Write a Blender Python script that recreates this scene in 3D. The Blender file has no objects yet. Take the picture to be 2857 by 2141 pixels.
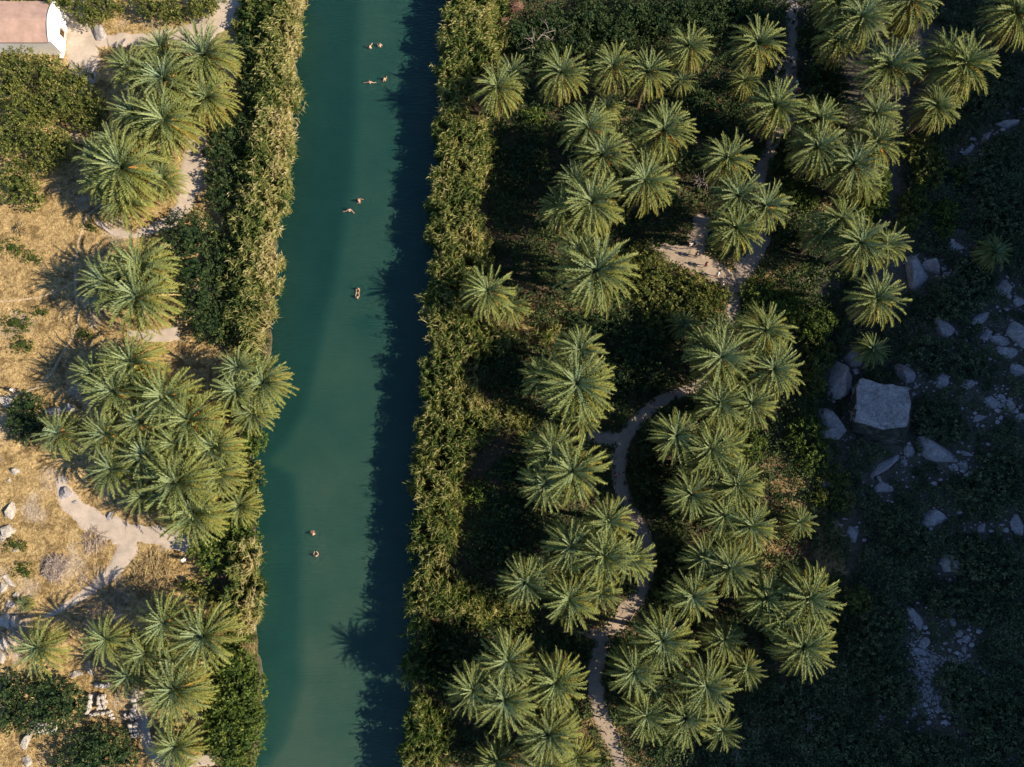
import bpy, bmesh, math, random
import numpy as np
from mathutils import Vector, Matrix, Euler

random.seed(7)
R = np.random.default_rng(11)
scene = bpy.context.scene
COL = scene.collection

# ------------------------------------------------------------------ camera, sky, sun, exposure
CAM_H, TILT, FPX = 95.0, math.radians(9.0), 2100.0
cam_d = bpy.data.cameras.new('camera')
cam_d.sensor_width = 36.0
cam_d.lens = 36.0 * FPX / 2857.0
cam_d.clip_start, cam_d.clip_end = 1.0, 3000.0
cam = bpy.data.objects.new('camera', cam_d)
COL.objects.link(cam)
cam.location = (0, 0, CAM_H)
cam.rotation_euler = (TILT, 0, 0)
scene.camera = cam

SUN_EL, SUN_AZ = math.radians(34), math.radians(-12)     # azimuth from +x, towards -y
world = bpy.data.worlds.new('World')
scene.world = world
world.use_nodes = True
wn = world.node_tree
bg = wn.nodes['Background']
sky = wn.nodes.new('ShaderNodeTexSky')
sky.sky_type = 'NISHITA'
sky.sun_disc = False
sky.sun_elevation = SUN_EL
sky.sun_rotation = math.radians(90) - SUN_AZ
sky.air_density = 1.0
sky.dust_density = 0.2
sky.ozone_density = 5.0
wn.links.new(sky.outputs[0], bg.inputs[0])
bg.inputs[1].default_value = 0.085
sun_d = bpy.data.lights.new('sun', 'SUN')
sun_d.energy = 5.0
sun_d.angle = math.radians(0.5)
sun_d.color = (1.0, 0.855, 0.65)
sun = bpy.data.objects.new('sun', sun_d)
COL.objects.link(sun)
to_sun = Vector((math.cos(SUN_EL) * math.cos(SUN_AZ), math.cos(SUN_EL) * math.sin(SUN_AZ), math.sin(SUN_EL)))
sun.rotation_euler = to_sun.to_track_quat('Z', 'Y').to_euler()
sun.location = (60, -10, 80)
vs = scene.view_settings
vs.view_transform = 'Standard'
vs.look = 'None'
vs.exposure = 0.85
vs.gamma = 1.0
vs.use_curve_mapping = False
scene.cycles.max_bounces = 6
scene.cycles.diffuse_bounces = 3
scene.cycles.transmission_bounces = 3
scene.cycles.transparent_max_bounces = 4

# ------------------------------------------------------------------ helpers
def tag(o, label=None, cat=None, group=None, kind=None):
    if label: o['label'] = label
    if cat: o['category'] = cat
    if group: o['group'] = group
    if kind: o['kind'] = kind
    return o

def link(o, parent=None):
    COL.objects.link(o)
    if parent is not None: o.parent = parent
    return o

def empty(name, loc, rz=0.0):
    o = bpy.data.objects.new(name, None)
    o.location = loc; o.rotation_euler = (0, 0, rz)
    o.empty_display_size = 0.3
    return link(o)

def np_mesh(name, V, faces, mat=None, tone=None, smooth=False):
    """V (n,3) float array; faces: list of (m,k) int arrays, one per polygon size"""
    me = bpy.data.meshes.new(name)
    V = np.asarray(V, dtype=np.float32)
    faces = [np.asarray(f, dtype=np.int32) for f in faces if len(f)]
    me.vertices.add(len(V)); me.vertices.foreach_set('co', V.ravel())
    nl = sum(f.size for f in faces); npoly = sum(len(f) for f in faces)
    me.loops.add(nl); me.polygons.add(npoly)
    me.loops.foreach_set('vertex_index', np.concatenate([f.ravel() for f in faces]))
    tot = np.concatenate([np.full(len(f), f.shape[1], np.int32) for f in faces])
    st = np.concatenate([[0], np.cumsum(tot)[:-1]]).astype(np.int32)
    me.polygons.foreach_set('loop_start', st)
    me.polygons.foreach_set('use_smooth', np.full(npoly, smooth))
    if tone is not None:
        a = me.attributes.new('tone', 'FLOAT', 'POINT')
        a.data.foreach_set('value', np.asarray(tone, np.float32))
    me.update(calc_edges=True)
    me.validate()
    if mat: me.materials.append(mat)
    return me

def mesh_obj(name, me, parent=None, loc=None):
    o = bpy.data.objects.new(name, me)
    if loc is not None: o.location = loc
    return link(o, parent)

def bm_obj(name, bm, mat, parent=None, loc=None, smooth=False):
    me = bpy.data.meshes.new(name)
    bm.to_mesh(me); bm.free()
    if smooth:
        for p in me.polygons: p.use_smooth = True
    me.materials.append(mat)
    return mesh_obj(name, me, parent, loc)

def smooth01(t):
    t = np.clip(t, 0, 1)
    return t * t * (3 - 2 * t)

def wav(x, y, s=1.0, seed=0.0):
    """cheap smooth pseudo noise in -1..1"""
    a = np.sin(x * 1.0 * s + 1.7 * np.sin(y * 0.63 * s + seed) + seed)
    b = np.sin(y * 1.17 * s + 1.3 * np.sin(x * 0.71 * s - seed * 2) + 2.1 * seed)
    c = np.sin((x + y) * 1.9 * s + 2.0 * np.sin((x - y) * 0.9 * s + seed * 3))
    return (a + b + 0.6 * c) / 2.6

CT, ST = math.cos(TILT), math.sin(TILT)
def at(px, py, z=0.0):
    """the point of the place at height z that stands at that spot of the photograph"""
    x = (np.asarray(px, float) - 1428.5) / FPX
    y = -(np.asarray(py, float) - 1070.5) / FPX
    dy = y * CT + ST; dz = y * ST - CT
    t = (np.asarray(z, float) - CAM_H) / dz
    return np.stack(np.broadcast_arrays(x * t, dy * t, np.asarray(z, float) + 0 * t), -1)

def pxm(px, py, r, z=0.0):
    """size in metres of r pixels there"""
    y = -(py - 1070.5) / FPX
    t = (z - CAM_H) / (y * ST - CT)
    return r * t / FPX

def poly_at(pts, z=0.0):
    a = np.array(pts, float)
    return at(a[:, 0], a[:, 1], z)[:, :2]

def inside(P, poly):
    x, y = P[:, 0], P[:, 1]
    res = np.zeros(len(P), bool)
    n = len(poly)
    for i in range(n):
        x0, y0 = poly[i]; x1, y1 = poly[(i + 1) % n]
        c = ((y0 > y) != (y1 > y)) & (x < (x1 - x0) * (y - y0) / (y1 - y0 + 1e-12) + x0)
        res ^= c
    return res

def scatter(poly, density, rng=R):
    lo = poly.min(0); hi = poly.max(0)
    n = int(density * np.prod(hi - lo))
    P = lo + rng.random((n, 2)) * (hi - lo)
    return P[inside(P, poly)]

def seg_dist(P, line, w=None):
    d = np.full(len(P), 1e9)
    for i in range(len(line) - 1):
        a, b = line[i], line[i + 1]
        ab = b - a
        t = np.clip(((P - a) @ ab) / (ab @ ab), 0, 1)
        q = a + t[:, None] * ab
        dd = np.hypot(*(P - q).T)
        if w is not None: dd = dd - (w[i] * (1 - t) + w[i + 1] * t)
        d = np.minimum(d, dd)
    return d

# ------------------------------------------------------------------ materials
def new_mat(name):
    m = bpy.data.materials.new(name); m.use_nodes = True
    nt = m.node_tree
    return m, nt, nt.nodes['Principled BSDF']

def N(nt, kind, **kw):
    n = nt.nodes.new(kind)
    for k, v in kw.items(): setattr(n, k, v)
    return n

def ramp(nt, fac, stops):
    r = N(nt, 'ShaderNodeValToRGB')
    e = r.color_ramp.elements
    while len(e) < len(stops): e.new(0.5)
    for i, (p, c) in enumerate(stops):
        e[i].position = p; e[i].color = (*c, 1)
    nt.links.new(fac, r.inputs[0])
    return r.outputs[0]

def noise(nt, scale, detail=4.0, rough=0.6, coord='Object', dist=0.0):
    tc = N(nt, 'ShaderNodeTexCoord')
    n = N(nt, 'ShaderNodeTexNoise')
    n.inputs['Scale'].default_value = scale
    n.inputs['Detail'].default_value = detail
    n.inputs['Roughness'].default_value = rough
    n.inputs['Distortion'].default_value = dist
    nt.links.new(tc.outputs[coord], n.inputs['Vector'])
    return n.outputs[0]

def mixc(nt, fac, a, b, mode='MIX'):
    m = N(nt, 'ShaderNodeMix', data_type='RGBA', blend_type=mode)
    for sock, v in ((m.inputs[0], fac), (m.inputs[6], a), (m.inputs[7], b)):
        if hasattr(v, 'links') or isinstance(v, bpy.types.NodeSocket): nt.links.new(v, sock)
        elif isinstance(v, (int, float)): sock.default_value = v
        else: sock.default_value = (*v, 1)
    return m.outputs[2]

def bump(nt, p, h, strength=0.5, dist=0.1):
    b = N(nt, 'ShaderNodeBump')
    b.inputs['Strength'].default_value = strength
    b.inputs['Distance'].default_value = dist
    nt.links.new(h, b.inputs['Height'])
    nt.links.new(b.outputs[0], p.inputs['Normal'])

def leaf_mat(name, stops, trans=0.25, tcol=None, gloss=0.25, rough=0.5):
    """foliage whose colour runs along the leaf attribute 'tone'"""
    m, nt, p = new_mat(name)
    a = N(nt, 'ShaderNodeAttribute', attribute_name='tone')
    c = ramp(nt, a.outputs['Fac'], stops)
    nt.links.new(c, p.inputs['Base Color'])
    p.inputs['Roughness'].default_value = rough
    p.inputs['Specular IOR Level'].default_value = gloss
    t = N(nt, 'ShaderNodeBsdfTranslucent')
    c2 = mixc(nt, 1.0, c, tcol or (1.0, 1.0, 0.5), 'MULTIPLY')
    nt.links.new(c2, t.inputs[0])
    mx = N(nt, 'ShaderNodeMixShader'); mx.inputs[0].default_value = trans
    nt.links.new(p.outputs[0], mx.inputs[1]); nt.links.new(t.outputs[0], mx.inputs[2])
    nt.links.new(mx.outputs[0], nt.nodes['Material Output'].inputs[0])
    return m

def plain_mat(name, col, rough=0.8, var=0.25, scale=3.0, bmp=0.0, spec=0.2):
    m, nt, p = new_mat(name)
    n = noise(nt, scale)
    c = ramp(nt, n, [(0.3, tuple(x * (1 - var) for x in col)), (0.7, tuple(min(1, x * (1 + var)) for x in col))])
    nt.links.new(c, p.inputs['Base Color'])
    p.inputs['Roughness'].default_value = rough
    p.inputs['Specular IOR Level'].default_value = spec
    if bmp: bump(nt, p, noise(nt, scale * 4, 6), bmp, 0.05)
    return m

def frond_mat():
    m, nt, p = new_mat('palm_leaf')
    oi = N(nt, 'ShaderNodeObjectInfo')
    a = N(nt, 'ShaderNodeAttribute', attribute_name='tone')
    hv = N(nt, 'ShaderNodeHueSaturation')
    mr = N(nt, 'ShaderNodeMapRange'); mr.inputs[3].default_value = 0.72; mr.inputs[4].default_value = 1.28
    nt.links.new(oi.outputs['Random'], mr.inputs[0])
    nt.links.new(mr.outputs[0], hv.inputs['Value'])
    nt.links.new(oi.outputs['Color'], hv.inputs['Color'])
    c = mixc(nt, a.outputs['Fac'], hv.outputs[0], (0.42, 0.425, 0.12))
    nt.links.new(c, p.inputs['Base Color'])
    p.inputs['Roughness'].default_value = 0.5
    p.inputs['Specular IOR Level'].default_value = 0.10
    t = N(nt, 'ShaderNodeBsdfTranslucent')
    nt.links.new(mixc(nt, 1.0, c, (1.0, 0.95, 0.4), 'MULTIPLY'), t.inputs[0])
    mx = N(nt, 'ShaderNodeMixShader'); mx.inputs[0].default_value = 0.05
    nt.links.new(p.outputs[0], mx.inputs[1]); nt.links.new(t.outputs[0], mx.inputs[2])
    nt.links.new(mx.outputs[0], nt.nodes['Material Output'].inputs[0])
    return m

M = {}
M['frond'] = frond_mat()
M['trunk'] = plain_mat('palm_trunk_bark', (0.16, 0.11, 0.07), 0.9, 0.4, 4, 0.6)
M['bark'] = plain_mat('bark', (0.20, 0.16, 0.12), 0.9, 0.3, 4, 0.5)
M['deadwood'] = plain_mat('dead_wood', (0.36, 0.30, 0.27), 0.9, 0.3, 2)
M['fruit'] = plain_mat('fruit_stalk', (0.55, 0.22, 0.04), 0.6, 0.3, 6)
M['reed'] = leaf_mat('reed_leaf', [(0.0, (0.040, 0.085, 0.030)), (0.38, (0.15, 0.225, 0.065)), (0.66, (0.42, 0.42, 0.15)), (1.0, (0.68, 0.59, 0.35))], 0.3)
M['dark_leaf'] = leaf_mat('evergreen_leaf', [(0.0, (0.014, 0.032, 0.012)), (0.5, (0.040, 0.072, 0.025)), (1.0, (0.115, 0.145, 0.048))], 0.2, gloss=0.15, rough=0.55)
M['olive_leaf'] = leaf_mat('olive_green_leaf', [(0.0, (0.04, 0.06, 0.016)), (0.5, (0.13, 0.155, 0.038)), (1.0, (0.34, 0.32, 0.10))], 0.3, gloss=0.1)
M['bright_leaf'] = leaf_mat('bright_green_leaf', [(0.0, (0.030, 0.055, 0.014)), (0.5, (0.09, 0.14, 0.028)), (1.0, (0.22, 0.25, 0.055))], 0.25, gloss=0.12)
M['scrub'] = leaf_mat('scrub_leaf', [(0.0, (0.022, 0.034, 0.018)), (0.5, (0.075, 0.108, 0.050)), (1.0, (0.20, 0.21, 0.11))], 0.1, gloss=0.1)
M['dry'] = leaf_mat('dry_stems', [(0.0, (0.15, 0.095, 0.05)), (0.5, (0.34, 0.245, 0.11)), (1.0, (0.56, 0.45, 0.24))], 0.2)
M['red_dry'] = leaf_mat('red_dry_stems', [(0.0, (0.16, 0.06, 0.045)), (0.5, (0.30, 0.15, 0.11)), (1.0, (0.42, 0.30, 0.24))], 0.2)
M['grey_dry'] = leaf_mat('grey_dry_stems', [(0.0, (0.20, 0.15, 0.13)), (0.5, (0.36, 0.29, 0.26)), (1.0, (0.52, 0.44, 0.38))], 0.1)

def rock_mat(name, a, b, c):
    m, nt, p = new_mat(name)
    n1 = noise(nt, 0.7, 7, 0.7, dist=1.2); n2 = noise(nt, 3.2, 9, 0.75, dist=0.8)
    c1 = ramp(nt, n1, [(0.35, a), (0.55, b), (0.75, c)])
    c2 = ramp(nt, n2, [(0.36, (0.30, 0.30, 0.31)), (0.50, (0.8, 0.8, 0.8)), (0.66, (1.15, 1.15, 1.15))])
    nt.links.new(mixc(nt, 0.8, c1, c2, 'MULTIPLY'), p.inputs['Base Color'])
    p.inputs['Roughness'].default_value = 0.9
    p.inputs['Specular IOR Level'].default_value = 0.15
    bump(nt, p, n2, 1.0, 0.3)
    return m
M['rock'] = rock_mat('limestone', (0.36, 0.34, 0.35), (0.54, 0.50, 0.51), (0.70, 0.64, 0.63))
M['big_rock'] = rock_mat('weathered_limestone', (0.28, 0.26, 0.26), (0.52, 0.48, 0.47), (0.74, 0.68, 0.64))
M['dark_rock'] = rock_mat('dark_mottled_limestone', (0.05, 0.055, 0.045), (0.11, 0.11, 0.09), (0.34, 0.32, 0.30))
M['white_rock'] = rock_mat('pale_limestone', (0.45, 0.40, 0.34), (0.66, 0.60, 0.54), (0.78, 0.74, 0.68))

# ------------------------------------------------------------------ the lie of the land
LB = [(846, 0), (827, 200), (812, 387), (785, 560), (772, 700), (768, 840), (760, 980), (735, 1120), (708, 1230), (700, 1300), (722, 1421), (712, 1550), (712, 1679), (728, 1808), (736, 1937), (722, 2060), (720, 2141)]
RB = [(1262, 0), (1243, 200), (1230, 517), (1212, 775), (1194, 1033), (1182, 1291), (1168, 1550), (1160, 1700), (1140, 1937), (1150, 2141)]
WZ = -0.45
lb = poly_at([(2 * LB[0][0] - 820, -300)] + LB + [(700, 2450)], WZ); rb = poly_at([(1290, -300)] + RB + [(1170, 2450)], WZ)
def bankx(b, y):
    o = np.argsort(b[:, 1])
    return np.interp(y, b[o, 1], b[o, 0])

RIDGE_PX = [(2760, -200), (2640, 0), (2560, 300), (2500, 600), (2400, 880), (2330, 1000), (2300, 1100), (2315, 1250), (2355, 1400), (2350, 1520), (2230, 1800), (2080, 2000), (2040, 2300)]
def ground(x, y):
    x = np.asarray(x, float); y = np.asarray(y, float)
    xl, xr = bankx(lb, y), bankx(rb, y)
    z = 0.10 * wav(x, y, 0.55, 1.3) + 0.05 * wav(x, y, 1.9, 4.0)
    z = z + 0.16 * np.clip(x - 42, 0, 40) + 0.35 * smooth01((x - 36) / 10) * wav(x, y, 0.45, 2.2)
    z = z + 0.06 * np.clip(-52 - x, 0, 60)
    wob = 0.35 * wav(x, y, 1.3, 5.5)
    d = np.minimum(x - xl, xr - x) + wob
    ch = smooth01((d + 0.9) / 2.4)
    return z * (1 - ch) + ch * (-1.75)

def at_g(px, py, dz=0.0):
    p = at(px, py, 0.0)
    for _ in range(5):
        z = ground(p[..., 0], p[..., 1]) + dz
        p = at(px, py, z)
    return p

# ------------------------------------------------------------------ ground sheet
def axis(lo, hi, step, far, growth=1.35):
    a = list(np.arange(lo, hi + 1e-6, step))
    s, v = step, a[-1]
    up = []
    while v < far:
        s *= growth; v += s; up.append(v)
    s, v = step, a[0]
    dn = []
    while v > -far:
        s *= growth; v -= s; dn.append(v)
    return np.array(dn[::-1] + a + up)

GPATHS = []      # (line in metres, half widths)
def grid_mesh(xs, ys, zf, name, mat, attrs=None, smooth=True):
    X, Y = np.meshgrid(xs, ys)
    Z = zf(X, Y)
    V = np.stack([X, Y, Z], -1).reshape(-1, 3)
    ny, nx = X.shape
    i = (np.arange(ny - 1)[:, None] * nx + np.arange(nx - 1)[None]).ravel()
    F = np.stack([i, i + 1, i + nx + 1, i + nx], -1)
    me = np_mesh(name, V, [F], mat, smooth=smooth)
    return me, V

def ground_mat():
    m, nt, p = new_mat('earth_and_dry_grass')
    a = N(nt, 'ShaderNodeAttribute', attribute_name='zone')
    fine = noise(nt, 2.4, 8, 0.7, dist=0.6); big = noise(nt, 0.16, 5, 0.6); mid = noise(nt, 0.6, 6, 0.65)
    grass = ramp(nt, fine, [(0.26, (0.15, 0.10, 0.055)), (0.46, (0.37, 0.265, 0.125)), (0.60, (0.52, 0.395, 0.20)), (0.8, (0.64, 0.52, 0.31))])
    patch = ramp(nt, mid, [(0.40, (0.42, 0.38, 0.33)), (0.50, (0.95, 0.92, 0.86)), (0.66, (1.15, 1.1, 1.05))])
    grass = mixc(nt, 0.85, grass, patch, 'MULTIPLY')
    sandy = ramp(nt, fine, [(0.3, (0.44, 0.37, 0.31)), (0.7, (0.56, 0.48, 0.41))])
    grass = mixc(nt, ramp(nt, big, [(0.56, (0, 0, 0)), (0.66, (0.6, 0.6, 0.6))]), grass, sandy)
    soil = ramp(nt, fine, [(0.3, (0.045, 0.036, 0.022)), (0.5, (0.095, 0.072, 0.042)), (0.75, (0.20, 0.145, 0.085))])
    scrub = ramp(nt, fine, [(0.3, (0.05, 0.05, 0.04)), (0.55, (0.12, 0.11, 0.09)), (0.78, (0.24, 0.21, 0.18))])
    bed = (0.06, 0.09, 0.06)
    sep = N(nt, 'ShaderNodeSeparateColor'); nt.links.new(a.outputs['Color'], sep.inputs[0])
    c = mixc(nt, sep.outputs[0], soil, grass)
    c = mixc(nt, sep.outputs[1], c, scrub)
    c = mixc(nt, sep.outputs[2], c, bed)
    nt.links.new(c, p.inputs['Base Color'])
    p.inputs['Roughness'].default_value = 0.95
    p.inputs['Specular IOR Level'].default_value = 0.1
    bump(nt, p, fine, 1.0, 0.25)
    return m
M['ground'] = ground_mat()
xs = axis(-72, 74, 0.5, 700); ys = axis(-56, 80, 0.5, 700)
me, GV = grid_mesh(xs, ys, ground, 'ground', M['ground'])
zx, zy = GV[:, 0], GV[:, 1]
zl, zr = bankx(lb, zy), bankx(rb, zy)
wiggle = 1.5 * wav(zx, zy, 0.35, 0.4)
col = np.zeros((len(GV), 4), np.float32); col[:, 3] = 1
DRYR = [poly_at(q) for q in (
    [(1860, 690), (1990, 700), (2100, 700), (2220, 740), (2130, 800), (2060, 830), (2010, 880), (1960, 830), (1880, 800), (1830, 720)],
    [(1450, 840), (1620, 840), (1700, 900), (1560, 950), (1450, 960)],
    [(1650, 1980), (1740, 1950), (1800, 2060), (1880, 2141), (1640, 2141), (1590, 2060)],
    [(1640, 1700), (1760, 1690), (1790, 1760), (1660, 1790)],
    [(1740, 1390), (1830, 1420), (1800, 1490), (1740, 1460)],
    [(2120, 1400), (2290, 1400), (2350, 1490), (2350, 1600), (2250, 1640), (2130, 1580)],
    [(2150, 1260), (2280, 1280), (2350, 1340), (2200, 1400), (2100, 1330)],
    [(2230, 520), (2360, 560), (2330, 600), (2220, 570)],
    [(2120, 190), (2220, 200), (2170, 280), (1990, 280)])]
P2 = np.stack([zx, zy], -1)
dr = np.zeros(len(GV))
for q in DRYR:
    dr = np.maximum(dr, inside(P2 + 0.5 * np.stack([wav(zx, zy, 1.5, 1), wav(zx, zy, 1.5, 2)], -1), q) * 0.8)
col[:, 0] = np.maximum(smooth01((zl - 3.5 + wiggle - zx) / 4), dr)
col[:, 1] = smooth01((zx - (41 - 0.10 * (zy + 20)) + wiggle) / 5)
col[:, 1] *= 1 - (dr > 0) * 0.9
col[:, 2] = smooth01(np.minimum(zx - zl, zr - zx) / 1.5 + 0.5)
ca = me.color_attributes.new('zone', 'FLOAT_COLOR', 'POINT')
ca.data.foreach_set('color', col.ravel())
tag(mesh_obj('ground', me), kind='structure')

# the mountain side east of the gorge, whose shade lies over the right of the picture
def hill_z(x, y):
    foot = 72.0
    ridge = 104.0
    tan_e = math.tan(SUN_EL) / math.cos(SUN_AZ)
    rp = poly_at(RIDGE_PX, 1.0)
    o = np.argsort(rp[:, 1])
    yt = y - math.tan(SUN_AZ) * (ridge - 42)          # where that piece of ridge casts
    xt = np.interp(yt, rp[o, 1], rp[o, 0])
    h = (ridge - xt) * tan_e + 0.9 * wav(x, y, 0.5, 3.0) + 1.6 * wav(x * 0, y, 0.21, 1.0)
    t = (x - foot) / (ridge - foot)
    up = np.where(t < 1, h * np.clip(t, 0, 1) ** 0.85, h + (x - ridge) * 0.35)
    rough = 0.9 * wav(x, y, 0.8, 6.0) * np.clip(t * 4, 0, 1) * (t < 0.95)
    return 4.0 + up + rough - 3.5 * (t <= 0)
me, _ = grid_mesh(np.concatenate([np.arange(71, 112, 1.0), np.array([115, 120, 130, 150, 180])]), np.arange(-120, 180, 1.5), hill_z, 'hill',
                  plain_mat('hill_rock_and_scrub', (0.20, 0.18, 0.15), 0.95, 0.5, 0.4, 0.8))
tag(mesh_obj('hill', me), kind='structure')

# ------------------------------------------------------------------ river
def water_mat():
    m, nt, p = new_mat('turbid_green_water')
    tc = N(nt, 'ShaderNodeTexCoord')
    a = N(nt, 'ShaderNodeAttribute', attribute_name='tone')
    n1 = noise(nt, 0.10, 4, 0.6)
    f = N(nt, 'ShaderNodeMath', operation='MULTIPLY_ADD'); f.inputs[1].default_value = 0.5
    nt.links.new(n1, f.inputs[0]); nt.links.new(a.outputs['Fac'], f.inputs[2])
    c = ramp(nt, f.outputs[0], [(0.20, (0.0045, 0.031, 0.029)), (0.60, (0.013, 0.058, 0.048)), (0.85, (0.029, 0.076, 0.057)), (1.15 / 1.2, (0.046, 0.088, 0.064))])
    nt.links.new(c, p.inputs['Base Color'])
    p.inputs['Roughness'].default_value = 0.12
    p.inputs['IOR'].default_value = 1.33
    p.inputs['Subsurface Weight'].default_value = 1.0
    p.inputs['Subsurface Radius'].default_value = (0.5, 1.0, 0.9)
    p.inputs['Subsurface Scale'].default_value = 0.9
    mp = N(nt, 'ShaderNodeMapping'); mp.inputs['Scale'].default_value = (0.5, 2.0, 1)
    nt.links.new(tc.outputs['Object'], mp.inputs[0])
    w = N(nt, 'ShaderNodeTexNoise'); w.inputs['Scale'].default_value = 2.2; w.inputs['Detail'].default_value = 5
    nt.links.new(mp.outputs[0], w.inputs['Vector'])
    hsum = w.outputs[0]
    for sx_, sy_ in ((1034, 133), (1060, 130), (1031, 232), (1074, 224), (1003, 561), (974, 590), (998, 807), (996, 833), (876, 1493), (881, 1555)):
        q = at(sx_, sy_, WZ)
        dn = N(nt, 'ShaderNodeVectorMath', operation='DISTANCE'); dn.inputs[1].default_value = (float(q[0]), float(q[1]), WZ)
        nt.links.new(tc.outputs['Object'], dn.inputs[0])
        def mth(op, a_, b_):
            k_ = N(nt, 'ShaderNodeMath', operation=op)
            for s__, v__ in zip(k_.inputs, (a_, b_)):
                if isinstance(v__, (int, float)): s__.default_value = v__
                else: nt.links.new(v__, s__)
            return k_.outputs[0]
        wv = mth('SINE', mth('MULTIPLY', dn.outputs['Value'], 8.5), 0.0)
        hsum = mth('ADD', hsum, mth('MULTIPLY', mth('MULTIPLY', wv, 0.20), mth('POWER', 0.42, dn.outputs['Value'])))
    bump(nt, p, hsum, 0.8, 0.16)
    return m
wy = np.arange(-110, 150, 0.7)
wl, wr = bankx(lb, wy), bankx(rb, wy)
K = 44
T = np.linspace(0, 1, K)
WX = (wl - 2.0)[:, None] * (1 - T) + (wr + 2.0)[:, None] * T
WY = np.repeat(wy[:, None], K, 1)
# water tone: darker along the left bank and in the upper reach, lighter elsewhere
sand = poly_at([(1000, 0), (985, 500), (930, 800), (885, 1000), (850, 1140), (800, 1230), (745, 1290), (820, 1330), (835, 1500), (835, 1700), (840, 1900), (800, 2060), (740, 2141)], WZ)
o = np.argsort(sand[:, 1])
sx = np.interp(WY, sand[o, 1], sand[o, 0])
tone = 0.10 + 0.32 * smooth01((WX - sx) / 2.2 + 0.5) + 0.26 * smooth01((45 - WY) / 85)
tone += 0.10 * smooth01((60 - WY) / 70) * 0 - 0.10 * np.exp(-(((WX - at(1010, 900)[0]) / 2.2) ** 2 + ((WY - at(1010, 900)[1]) / 1.0) ** 2))
V = np.stack([WX, WY, np.full_like(WX, WZ)], -1).reshape(-1, 3)
i = (np.arange(len(wy) - 1)[:, None] * K + np.arange(K - 1)[None]).ravel()
me = np_mesh('river', V, [np.stack([i, i + 1, i + K + 1, i + K], -1)], water_mat(), tone.ravel(), True)
tag(mesh_obj('river', me), kind='structure')

# ------------------------------------------------------------------ paths
def dirt_mat(name, a, b):
    m, nt, p = new_mat(name)
    n = noise(nt, 1.1, 7, 0.65); n2 = noise(nt, 9, 4, 0.6)
    c = ramp(nt, n, [(0.3, a), (0.7, b)])
    c = mixc(nt, 0.5, c, ramp(nt, n2, [(0.35, (0.72, 0.7, 0.68)), (0.65, (1.1, 1.1, 1.1))]), 'MULTIPLY')
    nt.links.new(c, p.inputs['Base Color'])
    p.inputs['Roughness'].default_value = 0.95
    p.inputs['Specular IOR Level'].default_value = 0.1
    bump(nt, p, n2, 0.5, 0.06)
    return m
M['trail'] = dirt_mat('faint_dusty_trail', (0.40, 0.31, 0.19), (0.52, 0.41, 0.28))
M['earth'] = dirt_mat('brown_packed_earth', (0.27, 0.215, 0.165), (0.41, 0.335, 0.265))
M['dirt'] = dirt_mat('trodden_dirt', (0.40, 0.335, 0.275), (0.53, 0.45, 0.375))

def resample(pts, w, step):
    pts = np.array(pts, float); w = np.array(w, float)
    s = np.concatenate([[0], np.cumsum(np.hypot(*np.diff(pts, axis=0).T))])
    # Catmull-like smoothing by dense linear + moving average
    t = np.linspace(0, s[-1], max(4, int(s[-1] / step)))
    x, y, ww = np.interp(t, s, pts[:, 0]), np.interp(t, s, pts[:, 1]), np.interp(t, s, w)
    k = max(1, int(1.6 / step))
    ker = np.ones(2 * k + 1) / (2 * k + 1)
    def sm(v): return np.convolve(np.pad(v, k, mode='edge'), ker, 'valid')
    x2, y2 = sm(x), sm(y)
    x2[0], y2[0], x2[-1], y2[-1] = x[0], y[0], x[-1], y[-1]
    return np.stack([x2, y2], -1), ww

def path(pts, lift=0.03, seed=0.0, name='path', mat='dirt', k=1.0):
    """pts: (px, py, half width in px)"""
    line = poly_at([(a, b) for a, b, c in pts]); w = [pxm(a, b, c) * k for a, b, c in pts]
    L, W = resample(line, w, 0.4)
    GPATHS.append((L[::3], W[::3]))
    tg = np.gradient(L, axis=0); tg /= np.linalg.norm(tg, axis=1)[:, None] + 1e-9
    nr = np.stack([-tg[:, 1], tg[:, 0]], -1)
    K = 9; V = []
    edgeL = W * (1 + 0.22 * wav(L[:, 0], L[:, 1], 2.1, seed) + 0.12 * wav(L[:, 0], L[:, 1], 5.3, seed + 1))
    edgeR = W * (1 + 0.22 * wav(L[:, 0], L[:, 1], 2.3, seed + 3) + 0.12 * wav(L[:, 0], L[:, 1], 5.9, seed + 2))
    for j_, t in enumerate(np.linspace(-1, 1, K)):
        e = np.where(t < 0, edgeL, edgeR)
        q = L + nr * (t * e)[:, None]
        z = ground(q[:, 0], q[:, 1]) + lift * (1 if abs(t) < 0.9 else -2.0)
        V.append(np.column_stack([q, z]))
    V = np.stack(V, 1).reshape(-1, 3)
    i = (np.arange(len(L) - 1)[:, None] * K + np.arange(K - 1)[None]).ravel()
    me = np_mesh(name, V, [np.stack([i, i + 1, i + K + 1, i + K], -1)], M[mat], smooth=True)
    return tag(mesh_obj(name, me), kind='structure')

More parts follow.
